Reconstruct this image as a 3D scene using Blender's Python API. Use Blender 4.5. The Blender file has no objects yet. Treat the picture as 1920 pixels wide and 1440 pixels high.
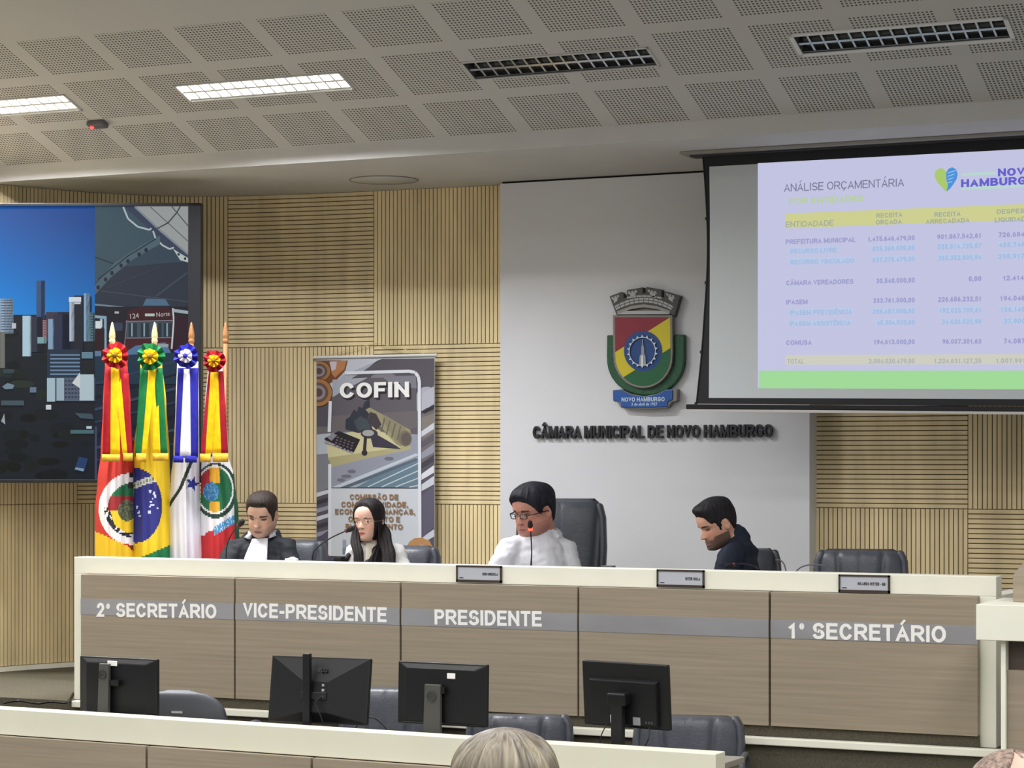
import bpy, bmesh, math, random
from mathutils import Vector, Matrix, noise
random.seed(7)
sc = bpy.context.scene
COL = sc.collection

# ------------------------------------------------------------------ camera
F = 4270.0                     # focal length in pixels of the 1920 px frame
YAW = math.radians(24.64)      # camera looks to the left of the stage wall's normal
CAM = Vector((0, 0, 1.90))
HOR = 862.0                    # image row of the horizon
cd = bpy.data.cameras.new('camera')
cd.sensor_fit = 'HORIZONTAL'; cd.sensor_width = 36.0
cd.lens = F / 1920 * 36.0
cd.shift_y = (HOR - 720.0) / 1920.0
cd.clip_start = .05; cd.clip_end = 100
cam = bpy.data.objects.new('camera', cd); COL.objects.link(cam)
cam.location = CAM
cam.rotation_euler = (math.radians(90), 0, YAW)
sc.camera = cam

# ------------------------------------------------------------------ colour management, world, room lamps
sc.view_settings.view_transform = 'Standard'
sc.view_settings.look = 'None'
sc.view_settings.exposure = 0.0
sc.view_settings.gamma = 1.0
sc.view_settings.use_curve_mapping = False
wd = bpy.data.worlds.new('hall'); sc.world = wd; wd.use_nodes = True
bg = wd.node_tree.nodes['Background']
bg.inputs[0].default_value = (0.97, 0.98, 1.0, 1); bg.inputs[1].default_value = 0.66

def area_lamp(name, loc, size, power, col=(1, .98, .955), rot=(0, 0, 0), spread=180):
    l = bpy.data.lights.new(name, 'AREA'); l.shape = 'RECTANGLE'
    l.size, l.size_y = size; l.energy = power; l.color = col; l.spread = math.radians(spread)
    o = bpy.data.objects.new(name, l); COL.objects.link(o); o.location = loc; o.rotation_euler = rot
    return o
# rows of luminaires in the ceiling over the audience (behind and beside the camera)
for yy, pw in ((8.3, 20), (7.1, 24), (5.9, 26), (4.7, 26), (3.5, 24), (2.3, 22), (1.1, 20), (-.3, 20)):
    for xx in (-8.6, -5.8, -3.0, -0.2):
        area_lamp('hall_lamp', (xx, yy, 4.26), (1.2, .3), pw * (1.2 if xx > -1 else .96), spread=160)

# ------------------------------------------------------------------ measuring helpers
CY, SY = math.cos(YAW), math.sin(YAW)
V = Vector((-SY, CY, 0)); R = Vector((CY, SY, 0)); UP = Vector((0, 0, 1))
def ray(px, py): return V + R * ((px - 960) / F) + UP * ((HOR - py) / F)
def Pt(px, py, t): return CAM + ray(px, py) * t
def PY(px, py, Y):
    d = ray(px, py); return CAM + d * (Y / d.y)
def PZ(px, py, z):
    d = ray(px, py); return CAM + d * ((z - CAM.z) / d.z)
def PP(px, py, o, n):
    d = ray(px, py); return CAM + d * ((o - CAM).dot(n) / d.dot(n))

# ------------------------------------------------------------------ materials
def lin(c):
    c = c / 255.0
    return c / 12.92 if c <= .04045 else ((c + .055) / 1.055) ** 2.4
def rgb(c): return (lin(c[0]), lin(c[1]), lin(c[2]), 1.0)
MATS = {}
def mat(name, c, rough=.5, metal=0.0, var=0.0, scale=(8, 8, 8), bump=0.0, bscale=None, emit=0.0, spec=.5, detail=3):
    if name in MATS: return MATS[name]
    m = bpy.data.materials.new(name); m.use_nodes = True; MATS[name] = m
    nt = m.node_tree; b = nt.nodes['Principled BSDF']
    b.inputs['Base Color'].default_value = rgb(c)
    b.inputs['Roughness'].default_value = rough; b.inputs['Metallic'].default_value = metal
    b.inputs['Specular IOR Level'].default_value = spec
    if emit:
        b.inputs['Base Color'].default_value = (.004, .004, .004, 1)
        b.inputs['Emission Color'].default_value = rgb(c); b.inputs['Emission Strength'].default_value = emit
    if var or bump:
        tc = nt.nodes.new('ShaderNodeTexCoord'); mp = nt.nodes.new('ShaderNodeMapping')
        mp.inputs['Scale'].default_value = scale
        nt.links.new(tc.outputs['Object'], mp.inputs['Vector'])
        nz = nt.nodes.new('ShaderNodeTexNoise'); nz.inputs['Scale'].default_value = 1.0; nz.inputs['Detail'].default_value = detail
        nt.links.new(mp.outputs[0], nz.inputs['Vector'])
        if var:
            rp = nt.nodes.new('ShaderNodeValToRGB')
            a = [max(0, x * (1 - var)) for x in c]; z = [min(255, x * (1 + var)) for x in c]
            rp.color_ramp.elements[0].position = .3; rp.color_ramp.elements[1].position = .7
            rp.color_ramp.elements[0].color = rgb(a); rp.color_ramp.elements[1].color = rgb(z)
            nt.links.new(nz.outputs['Fac'], rp.inputs['Fac']); nt.links.new(rp.outputs['Color'], b.inputs['Base Color'])
        if bump:
            nb = nz
            if bscale:
                mp2 = nt.nodes.new('ShaderNodeMapping'); mp2.inputs['Scale'].default_value = bscale
                nt.links.new(tc.outputs['Object'], mp2.inputs['Vector'])
                nb = nt.nodes.new('ShaderNodeTexNoise'); nb.inputs['Scale'].default_value = 1.0; nb.inputs['Detail'].default_value = 4
                nt.links.new(mp2.outputs[0], nb.inputs['Vector'])
            bm_ = nt.nodes.new('ShaderNodeBump'); bm_.inputs['Strength'].default_value = 1.0; bm_.inputs['Distance'].default_value = bump
            nt.links.new(nb.outputs['Fac'], bm_.inputs['Height']); nt.links.new(bm_.outputs['Normal'], b.inputs['Normal'])
    return m
def attr_mat(name, rough=.6, emit=0.0, bump=0.0, bscale=(60, 60, 60), sss=0.0):
    """base colour comes from the face colours that carry a printed / woven / skin pattern"""
    if name in MATS: return MATS[name]
    m = bpy.data.materials.new(name); m.use_nodes = True; MATS[name] = m
    nt = m.node_tree; b = nt.nodes['Principled BSDF']
    at = nt.nodes.new('ShaderNodeAttribute'); at.attribute_name = 'Col'
    b.inputs['Roughness'].default_value = rough
    if emit:
        b.inputs['Base Color'].default_value = (.004, .004, .004, 1); b.inputs['Specular IOR Level'].default_value = .08
        nt.links.new(at.outputs['Color'], b.inputs['Emission Color']); b.inputs['Emission Strength'].default_value = emit
    else:
        nt.links.new(at.outputs['Color'], b.inputs['Base Color'])
    if sss:
        b.inputs['Subsurface Weight'].default_value = sss; b.inputs['Subsurface Radius'].default_value = (.01, .004, .002)
        b.inputs['Subsurface Scale'].default_value = .5
    if bump:
        tc = nt.nodes.new('ShaderNodeTexCoord'); mp = nt.nodes.new('ShaderNodeMapping'); mp.inputs['Scale'].default_value = bscale
        nt.links.new(tc.outputs['Object'], mp.inputs['Vector'])
        nz = nt.nodes.new('ShaderNodeTexNoise'); nz.inputs['Scale'].default_value = 1.0; nz.inputs['Detail'].default_value = 3
        nt.links.new(mp.outputs[0], nz.inputs['Vector'])
        bp = nt.nodes.new('ShaderNodeBump'); bp.inputs['Distance'].default_value = bump
        nt.links.new(nz.outputs['Fac'], bp.inputs['Height']); nt.links.new(bp.outputs['Normal'], b.inputs['Normal'])
    return m

# ------------------------------------------------------------------ object helpers
WM = {}
def wm(o): return WM.get(o.name, Matrix.Identity(4))
def tag(o, label=None, cat=None, group=None, kind=None):
    if label: o['label'] = label
    if cat: o['category'] = cat
    if group: o['group'] = group
    if kind: o['kind'] = kind
    return o
def thing(name, label, cat, loc=(0, 0, 0), rz=0.0, group=None):
    o = bpy.data.objects.new(name, None); COL.objects.link(o); o.empty_display_size = .1
    o.location = loc; o.rotation_euler = (0, 0, rz)
    WM[o.name] = Matrix.Translation(Vector(loc)) @ Matrix.Rotation(rz, 4, 'Z')
    return tag(o, label, cat, group)
def put(name, me, mats, parent=None, world=True, smooth=False):
    """link a mesh as one object; world=True: vertices are given in world space"""
    if not isinstance(mats, (list, tuple)): mats = [mats]
    for m in mats: me.materials.append(m)
    if smooth:
        for p in me.polygons: p.use_smooth = True
    o = bpy.data.objects.new(name, me); COL.objects.link(o)
    if parent is not None:
        o.parent = parent; W = wm(parent); WM[o.name] = W
        if world: me.transform(W.inverted())
    else:
        # put the origin at the mesh's own base
        if len(me.vertices) and world:
            xs = [v.co for v in me.vertices]
            c = Vector((sum(v.x for v in xs) / len(xs), sum(v.y for v in xs) / len(xs), min(v.z for v in xs)))
            me.transform(Matrix.Translation(-c)); o.location = c; WM[o.name] = Matrix.Translation(c)
    return o
def obj(name, bm, mats, parent=None, world=True, smooth=False, bevel=0.0, seg=2, fixn=True):
    if fixn: bmesh.ops.recalc_face_normals(bm, faces=bm.faces)
    me = bpy.data.meshes.new(name); bm.to_mesh(me); bm.free()
    o = put(name, me, mats, parent, world, smooth)
    if bevel:
        md = o.modifiers.new('bevel', 'BEVEL'); md.width = bevel; md.segments = seg; md.limit_method = 'ANGLE'; md.angle_limit = math.radians(40)
    return o
def struct(name, bm, mats, **k): return tag(obj(name, bm, mats, **k), kind='structure')
def B(): return bmesh.new()
def hexa(bm, p, mi=0):
    """8 corners: bottom 4 (ccw), top 4"""
    v = [bm.verts.new(q) for q in p]
    for f in ((3, 2, 1, 0), (4, 5, 6, 7), (0, 1, 5, 4), (1, 2, 6, 5), (2, 3, 7, 6), (3, 0, 4, 7)):
        bm.faces.new([v[i] for i in f]).material_index = mi
def box(bm, x0, x1, y0, y1, z0, z1, M=None, mi=0):
    p = [Vector(q) for q in ((x0, y0, z0), (x1, y0, z0), (x1, y1, z0), (x0, y1, z0), (x0, y0, z1), (x1, y0, z1), (x1, y1, z1), (x0, y1, z1))]
    if M is not None: p = [M @ q for q in p]
    hexa(bm, p, mi)
def poly(bm, pts, mi=0):
    f = bm.faces.new([bm.verts.new(p) for p in pts]); f.material_index = mi; return f
def prism(bm, pts, ext, mi=0):
    """extrude a planar outline by the vector ext"""
    a = [bm.verts.new(p) for p in pts]; b = [bm.verts.new(Vector(p) + Vector(ext)) for p in pts]
    n = len(pts)
    bm.faces.new(list(reversed(a))).material_index = mi; bm.faces.new(b).material_index = mi
    for i in range(n): bm.faces.new((a[i], a[(i + 1) % n], b[(i + 1) % n], b[i])).material_index = mi
def tube(bm, pts, rad, n=14, side=None, caps=True, mi=0):
    """tapered tube along pts; rad: number or (across, other) per point; rounded ends"""
    pts = [Vector(p) for p in pts]
    if not isinstance(rad, (list, tuple)): rad = [rad] * len(pts)
    rad = [(r, r) if not isinstance(r, (list, tuple)) else r for r in rad]
    sd = Vector(side) if side is not None else None
    rings = []; prev = None
    seq = []
    for i, p in enumerate(pts):
        t = (pts[min(i + 1, len(pts) - 1)] - pts[max(i - 1, 0)]).normalized()
        seq.append((p, t, rad[i]))
    if caps:
        t0, r0 = seq[0][1], seq[0][2]; t1, r1 = seq[-1][1], seq[-1][2]
        pre = [(pts[0] - t0 * min(r0) * k, t0, (r0[0] * q, r0[1] * q)) for k, q in ((.95, .3), (.72, .7), (.38, .93))]
        post = [(pts[-1] + t1 * min(r1) * k, t1, (r1[0] * q, r1[1] * q)) for k, q in ((.38, .93), (.72, .7), (.95, .3))]
        seq = pre + seq + post
    for p, t, r in seq:
        if sd is not None: a = sd - t * sd.dot(t)
        elif prev is not None: a = prev - t * prev.dot(t)
        else:
            a = Vector((1, 0, 0)) if abs(t.x) < .8 else Vector((0, 1, 0)); a = a - t * a.dot(t)
        a.normalize(); prev = a; b = t.cross(a)
        rings.append([bm.verts.new(p + a * (r[0] * math.cos(k * 2 * math.pi / n)) + b * (r[1] * math.sin(k * 2 * math.pi / n))) for k in range(n)])
    for i in range(len(rings) - 1):
        for k in range(n):
            f = bm.faces.new((rings[i][k], rings[i][(k + 1) % n], rings[i + 1][(k + 1) % n], rings[i + 1][k])); f.material_index = mi; f.smooth = True
    bm.faces.new(list(reversed(rings[0]))).material_index = mi; bm.faces.new(rings[-1]).material_index = mi
def smooth_path(pts, n=6):
    pts = [Vector(p) for p in pts]; out = []
    for i in range(len(pts) - 1):
        a = pts[max(i - 1, 0)]; b = pts[i]; c = pts[i + 1]; d = pts[min(i + 2, len(pts) - 1)]
        for k in range(n):
            t = k / n
            out.append(.5 * ((2 * b) + (c - a) * t + (2 * a - 5 * b + 4 * c - d) * t * t + (3 * b - a - 3 * c + d) * t ** 3))
    out.append(pts[-1]); return out
def lathe(bm, prof, M=None, n=24, mi=0):
    """prof: list of (r, z)"""
    rings = []
    for r, z in prof:
        ring = []
        for k in range(n):
            p = Vector((r * math.cos(2 * math.pi * k / n), r * math.sin(2 * math.pi * k / n), z))
            ring.append(bm.verts.new(M @ p if M is not None else p))
        rings.append(ring)
    for i in range(len(rings) - 1):
        for k in range(n):
            f = bm.faces.new((rings[i][k], rings[i][(k + 1) % n], rings[i + 1][(k + 1) % n], rings[i + 1][k])); f.material_index = mi; f.smooth = True
    bm.faces.new(list(reversed(rings[0]))).material_index = mi; bm.faces.new(rings[-1]).material_index = mi
def basis(o, x, y, z): 
    return Matrix(((x.x, y.x, z.x, o.x), (x.y, y.y, z.y, o.y), (x.z, y.z, z.z, o.z), (0, 0, 0, 1)))

class Print:
    """a flat printed or displayed picture: coloured shapes, each laid a hair above the one before"""
    def __init__(s, place, n, step=.0002): s.bm = bmesh.new(); s.place = place; s.n = Vector(n); s.step = step; s.k = 0; s.cl = s.bm.loops.layers.float_color.new('Col')
    def add(s, pts, c, up=True):
        if up: s.k += 1
        q = [s.place(x, y) + s.n * (s.step * s.k) for x, y in pts]
        f = s.bm.faces.new([s.bm.verts.new(p) for p in q])
        if f.normal.length == 0: f.normal_update()
        cc = rgb(c)
        for l in f.loops: l[s.cl] = cc
        return f
    def rect(s, x0, y0, x1, y1, c, up=True): s.add([(x0, y0), (x1, y0), (x1, y1), (x0, y1)], c, up)
    def ell(s, cx, cy, rx, ry, c, n=28, a0=0, a1=360, up=True):
        s.add([(cx + rx * math.cos(math.radians(a0 + (a1 - a0) * i / n)), cy + ry * math.sin(math.radians(a0 + (a1 - a0) * i / n))) for i in range(n if a1 - a0 == 360 else n + 1)], c, up)
    def line(s, pts, w, c):
        s.k += 1
        for i in range(len(pts) - 1):
            (x0, y0), (x1, y1) = pts[i], pts[i + 1]; L = math.hypot(x1 - x0, y1 - y0) or 1; nx, ny = -(y1 - y0) / L * w / 2, (x1 - x0) / L * w / 2
            s.add([(x0 + nx, y0 + ny), (x1 + nx, y1 + ny), (x1 - nx, y1 - ny), (x0 - nx, y0 - ny)], c, False)
    def done(s, name, m, parent):
        s.bm.normal_update()
        for f in s.bm.faces:
            if f.normal.dot(s.n) < 0: f.normal_flip()
        return obj(name, s.bm, m, parent, fixn=False)

def text_mesh(body, bold=0.0, ext=0.0):
    c = bpy.data.curves.new('lettering', 'FONT'); c.body = body; c.offset = bold; c.extrude = ext; c.resolution_u = 3
    o = bpy.data.objects.new('lettering', c); COL.objects.link(o)
    dg = bpy.context.evaluated_depsgraph_get(); dg.update()
    me = bpy.data.meshes.new_from_object(o.evaluated_get(dg))
    bpy.data.objects.remove(o); bpy.data.curves.remove(c)
    return me
def letter(body, p0, p1, cap, m, parent, bold=.02, depth=.0006, name='lettering', up=UP, n=None):
    """lettering whose baseline runs from p0 to p1, capitals cap metres tall"""
    me = text_mesh(body, bold, .5)
    x0 = min(v.co.x for v in me.vertices); x1 = max(v.co.x for v in me.vertices)
    hm = text_mesh('H', bold); H = max(v.co.y for v in hm.vertices); bpy.data.meshes.remove(hm)
    ax = Vector(p1) - Vector(p0); L = ax.length; ax.normalize()
    nn = Vector(n) if n is not None else ax.cross(up).normalized()
    upv = nn.cross(ax)
    for v in me.vertices:
        v.co = Vector(p0) + ax * ((v.co.x - x0) / (x1 - x0) * L) + upv * (v.co.y / H * cap) + nn * ((v.co.z + .5) * depth)
    return put(name, me, m, parent)

# a plain bold grotesque drawn with strokes (capitals and figures), for signs and printed capitals
def _arc(cx, cy, rx, ry, a0, a1, n=12):
    return [(cx + rx * math.cos(math.radians(a0 + (a1 - a0) * i / n)), cy + ry * math.sin(math.radians(a0 + (a1 - a0) * i / n))) for i in range(n + 1)]
_P = [[(0, 0), (0, 1)], [(0, 1), (.58, 1)] + _arc(.58, .73, .42, .27, 90, -90) + [(0, .46)]]
_O = [_arc(.5, .5, .5, .5, 0, 360, 28)]
GL = {'A': (.74, [[(0, 0), (.5, 1), (1, 0)], [(.2, .3), (.8, .3)]]), 'B': (.70, [[(0, 0), (0, 1)], [(0, 1), (.55, 1)] + _arc(.55, .76, .36, .24, 90, -90) + [(0, .52)], [(0, .52), (.6, .52)] + _arc(.6, .26, .4, .26, 90, -90) + [(0, 0)]]),
 'C': (.74, [_arc(.5, .5, .5, .5, 38, 322, 22)]), 'D': (.73, [[(0, 0), (0, 1)], [(0, 1), (.42, 1)] + _arc(.42, .5, .58, .5, 90, -90, 16) + [(0, 0)]]), 'E': (.64, [[(1, 0), (0, 0), (0, 1), (1, 1)], [(0, .52), (.9, .52)]]),
 'F': (.60, [[(0, 0), (0, 1), (1, 1)], [(0, .5), (.85, .5)]]), 'G': (.78, [_arc(.5, .5, .5, .5, 38, 318, 22) + [(.97, .2), (.97, .46), (.55, .46)]]), 'H': (.72, [[(0, 0), (0, 1)], [(1, 0), (1, 1)], [(0, .52), (1, .52)]]), 'I': (.19, [[(.5, 0), (.5, 1)]]),
 'J': (.55, [[(1, 1), (1, .3)] + _arc(.5, .3, .5, .3, 0, -170, 10)]), 'K': (.74, [[(0, 0), (0, 1)], [(1, 1), (0, .36)], [(.36, .6), (1, 0)]]), 'L': (.60, [[(0, 1), (0, 0), (1, 0)]]), 'M': (.86, [[(0, 0), (0, 1)], [(0, 1), (.5, .05), (1, 1)], [(1, 1), (1, 0)]]),
 'N': (.73, [[(0, 0), (0, 1)], [(0, 1), (1, 0)], [(1, 0), (1, 1)]]), 'O': (.79, _O), 'P': (.67, _P), 'Q': (.79, _O + [[(.6, .25), (1, -.05)]]), 'R': (.73, _P + [[(.5, .46), (1, 0)]]),
 'S': (.68, [_arc(.5, .745, .46, .255, 25, 270, 14) + _arc(.5, .25, .5, .25, 90, -155, 14)]), 'T': (.64, [[(0, 1), (1, 1)], [(.5, 1), (.5, 0)]]), 'U': (.72, [[(0, 1), (0, .36)] + _arc(.5, .36, .5, .36, 180, 360, 14) + [(1, 1)]]), 'V': (.70, [[(0, 1), (.5, 0), (1, 1)]]),
 'W': (.98, [[(0, 1), (.25, 0), (.5, 1), (.75, 0), (1, 1)]]), 'X': (.70, [[(0, 0), (1, 1)], [(0, 1), (1, 0)]]), 'Y': (.70, [[(0, 1), (.5, .45), (1, 1)], [(.5, .45), (.5, 0)]]), 'Z': (.64, [[(0, 1), (1, 1), (0, 0), (1, 0)]]),
 '0': (.57, _O), '1': (.50, [[(.1, .74), (.62, 1), (.62, 0)]]), '2': (.57, [_arc(.5, .7, .48, .3, 165, -30) + [(0, 0), (1, 0)]]), '3': (.57, [_arc(.48, .755, .46, .245, 150, -90), _arc(.48, .255, .5, .255, 90, -150)]), '4': (.58, [[(.75, 0), (.75, 1), (0, .28), (1, .28)]]),
 '5': (.57, [[(.9, 1), (.15, 1), (.08, .52)] + _arc(.48, .33, .5, .33, 120, -155)]), '6': (.57, [_arc(.5, .32, .48, .32, 0, 360, 20), _arc(.75, .35, .73, .65, 100, 182)]), '7': (.55, [[(0, 1), (1, 1), (.35, 0)]]), '8': (.57, [_arc(.5, .76, .42, .24, 0, 360, 18), _arc(.5, .26, .5, .26, 0, 360, 18)]), '9': (.57, [_arc(.5, .68, .48, .32, 0, 360, 20), _arc(.25, .65, .73, .65, -80, 2)]),
 '.': (.2, [[(.5, 0), (.5, .06)]]), ',': (.2, [[(.5, .05), (.3, -.14)]]), '-': (.36, [[(0, .4), (1, .4)]]), '°': (.36, [[(.5 + .42 * math.cos(i * math.pi / 10), .82 + .16 * math.sin(i * math.pi / 10)) for i in range(21)]])}
def _acc(ch):
    return {'Á': ('A', [[(.42, 1.20), (.68, 1.42)]]), 'Â': ('A', [[(.24, 1.20), (.5, 1.38), (.76, 1.20)]]), 'Ã': ('A', [[(.2, 1.22), (.36, 1.32), (.62, 1.22), (.8, 1.32)]]), 'Ç': ('C', [[(.5, -.02), (.58, -.14), (.4, -.24)]]), 'É': ('E', [[(.4, 1.2), (.65, 1.42)]]), 'Ê': ('E', [[(.24, 1.20), (.5, 1.38), (.76, 1.20)]])}.get(ch)
def block(body, p0, p1, cap, m, parent, t=.17, depth=.0006, name='lettering', n=None, gap=.10, up=UP):
    """capital lettering on a baseline from p0 to p1"""
    bm = bmesh.new(); x = 0.0; h = t / 2; quads = []; quads0 = []
    for ch in body:
        if ch == ' ': x += .34; continue
        ac = _acc(ch); base = ac[0] if ac else ch
        w, st = GL[base]; w = max(w, t); st = list(st) + (ac[1] if ac else [])
        for si, s in enumerate(st):
            th = h if si < len(GL[base][1]) else h * .72
            if ch == '°': th = h * .7
            pts = [Vector((x + h + u * (w - 2 * h), h + v * (1 - 2 * h))) for u, v in s]
            closed = (pts[0] - pts[-1]).length < 1e-4
            if not closed:
                pts[0] = pts[0] + (pts[0] - pts[1]).normalized() * th * .98; pts[-1] = pts[-1] + (pts[-1] - pts[-2]).normalized() * th * .98
            L, Rr = [], []
            m_ = len(pts)
            for i in range(m_):
                a = pts[i - 1] if i > 0 else (pts[-2] if closed else None); b = pts[i + 1] if i < m_ - 1 else (pts[1] if closed else None)
                d0 = (pts[i] - a).normalized() if a is not None else None; d1 = (b - pts[i]).normalized() if b is not None else None
                d0 = d0 or d1; d1 = d1 or d0
                n0 = Vector((-d0.y, d0.x)); n1 = Vector((-d1.y, d1.x)); mm = (n0 + n1)
                mm = mm.normalized() if mm.length > 1e-3 else n0
                k = th / max(.38, mm.dot(n0))
                L.append(pts[i] + mm * k); Rr.append(pts[i] - mm * k)
            if si < len(GL[base][1]) and ch not in ',Q°':
                for q in L + Rr: q.y = max(0, min(1, q.y))
            for i in range(m_ - 1): quads.append((L[i], Rr[i], Rr[i + 1], L[i + 1], len(quads0)))
            quads0.append(0)
        x += w + gap
    x -= gap
    ax = Vector(p1) - Vector(p0); Ln = ax.length; ax.normalize()
    nn = Vector(n) if n is not None else ax.cross(up).normalized()
    upv = nn.cross(ax)
    for q in quads:
        ps = [Vector(p0) + ax * (v.x / x * Ln) + upv * (v.y * cap) for v in q[:4]]
        a = [bm.verts.new(p) for p in ps]; b = [bm.verts.new(p + nn * (depth + .00012 * (q[4] % 4))) for p in ps]
        bm.faces.new(a); bm.faces.new(b)
        for i in range(4): bm.faces.new((a[i], a[(i + 1) % 4], b[(i + 1) % 4], b[i]))
    return obj(name, bm, m, parent)
# ================================================================== the room
Y0 = 11.03
ZP = 0.63      # stage platform
ZS = 3.55      # soffit over the stage
carpet = mat('grey_carpet', (92, 88, 76), .95, var=.10, scale=(120, 120, 120), bump=.002, bscale=(400, 400, 400), spec=.1)
plaster = mat('ceiling_plaster', (200, 199, 197), .9, var=.015, scale=(3, 3, 3), bump=.0006, bscale=(90, 90, 90), spec=.2)
paint = mat('white_wall_paint', (214, 215, 219), .85, var=.012, scale=(2, 2, 2), bump=.0005, bscale=(120, 120, 120), spec=.25)
slatwood = mat('pale_slat_wood', (232, 213, 168), .55, var=.07, scale=(9, 9, 1.2), bump=.0006, bscale=(60, 60, 8), spec=.3)
slatgap = mat('slat_gap', (104, 84, 52), .9)
cream_dim = mat('cream_laminate_dim', (228, 227, 208), .45, var=.012, scale=(4, 4, 4), spec=.35)  # the dais laminate again, darkened to stand for weaker light on the front desk
cream = mat('cream_laminate', (243, 243, 228), .45, var=.012, scale=(4, 4, 4), spec=.35)
brown = mat('taupe_wood_laminate', (156, 144, 126), .5, var=.05, scale=(1.6, 3, 70), bump=.0003, bscale=(4, 8, 120), spec=.3)
darkgap = mat('shadow_gap', (60, 50, 42), .9)
black = mat('black_plastic', (16, 17, 20), .45, spec=.4)
blackm = mat('black_metal', (20, 20, 22), .4, .3)

bm = B(); box(bm, -10.5, 4.0, -2.5, 12.6, -.1, 0); struct('floor', bm, carpet)
bm = B(); box(bm, -9.6, 1.9, 9.93, 12.55, 0.001, ZP); struct('stage_platform', bm, carpet)
bm = B(); box(bm, PY(139, 1300, 9.93).x, -2.0, 9.905, 9.955, ZP - .030, ZP + .004); struct('trim_1', bm, cream, bevel=.004)

# --- slatted timber wall: a path in plan, curved at the left corner
ctrl = [(-8.78, 8.6), (-8.76, 9.4), (-8.70, 10.1), (-8.59, 10.7), (-8.47, 11.15), (-8.36, 11.43), (-8.19, 11.74), (-7.93, 12.03), (-7.56, 12.22), (-7.1, 12.31), (-6.60, 12.36), (-5.77, 12.40), (-4.7, 12.40), (-3.7, 12.40), (-2.5, 12.40), (-1.0, 12.40), (1.8, 12.40)]
dense = [Vector((p.x, p.y, 0)) for p in smooth_path([(x, y, 0) for x, y in ctrl], 24)]
arc = [0.0]
for i in range(1, len(dense)): arc.append(arc[-1] + (dense[i] - dense[i - 1]).length)
def wall_at(s):
    s = max(0, min(s, arc[-1] - 1e-6)); lo, hi = 0, len(arc) - 1
    while hi - lo > 1:
        m_ = (lo + hi) // 2
        if arc[m_] <= s: lo = m_
        else: hi = m_
    k = (s - arc[lo]) / (arc[hi] - arc[lo]); p = dense[lo].lerp(dense[hi], k)
    a, b = dense[max(lo - 6, 0)], dense[min(hi + 6, len(dense) - 1)]
    t = (b - a).normalized(); n = Vector((t.y, -t.x, 0))
    return p, t, n
def arc_of_x(x):
    for i in range(len(dense) - 1):
        if dense[i].x <= x <= dense[i + 1].x and dense[i].x > -8.5: return arc[i] + (x - dense[i].x) / (dense[i + 1].x - dense[i].x) * (arc[i + 1] - arc[i])
    return 0
SX = arc_of_x(-7.56)
def slat_v(bm, s0, s1, z0, z1):
    n = max(1, round((s1 - s0) / .0267)); w = (s1 - s0) / n
    for i in range(n):
        a, b = s0 + i * w + .0028, s0 + (i + 1) * w - .0028
        (pa, ta, na), (pb, tb, nb) = wall_at(a), wall_at(b)
        q = [pa + na * .009, pb + nb * .009, pb, pa]
        hexa(bm, [p + UP * (z0 + .002) for p in q] + [p + UP * (z1 - .002) for p in q])
def slat_h(bm, s0, s1, z0, z1):
    n = max(1, round((z1 - z0) / .0268)); h = (z1 - z0) / n
    ns = max(1, int((s1 - s0) / .12))
    for i in range(n):
        a, b = z0 + i * h + .0028, z0 + (i + 1) * h - .0028
        for k in range(ns):
            (pa, ta, na), (pb, tb, nb) = wall_at(s0 + (s1 - s0 - .004) * k / ns + .002), wall_at(s0 + (s1 - s0 - .004) * (k + 1) / ns + .002)
            q = [pa + na * .009, pb + nb * .009, pb, pa]
            hexa(bm, [p + UP * a for p in q] + [p + UP * b for p in q])
def backing(bm, s0, s1):
    n = max(1, int((s1 - s0) / .08))
    for k in range(n):
        (pa, ta, na), (pb, tb, nb) = wall_at(s0 + (s1 - s0) * k / n), wall_at(s0 + (s1 - s0) * (k + 1) / n)
        q = [pa + na * .0015, pb + nb * .0015, pb - nb * .12, pa - na * .12]
        hexa(bm, [p + UP * (ZP - .05) for p in q] + [p + UP * (ZS + .06) for p in q], 1)
ROWS = (ZP + .03, 1.63, 2.60, ZS)
bmL, bmB = B(), B()
s_left = SX - .96
backing(bmL, 0, SX); backing(bmB, SX, arc[-1])
for r in range(3): slat_v(bmL, 0, s_left, ROWS[r], ROWS[r + 1])
slat_v(bmL, s_left, SX, ROWS[0], ROWS[1]); slat_h(bmL, s_left, SX, ROWS[1], ROWS[2]); slat_v(bmL, s_left, SX, ROWS[2], ROWS[3])
s_a = arc_of_x(-6.60); s_b = arc_of_x(-5.70); s_c = arc_of_x(-3.83); s_d = arc_of_x(-2.934); s_e = arc_of_x(-1.97); s_f = arc_of_x(-1.0)
cols = [(SX, s_a, 'hvh'), (s_a, s_b, 'vhv'), (s_c, s_d, 'vhv'), (s_d, s_e, 'hvh'), (s_e, s_f, 'vhv')]
for a, b, pat in cols:
    for r in range(3):
        (slat_v if pat[r] == 'v' else slat_h)(bmB, a, b, ROWS[r], ROWS[r + 1])
struct('wall_left', bmL, [slatwood, slatgap], fixn=True)
struct('wall_back', bmB, [slatwood, slatgap], fixn=True)
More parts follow.
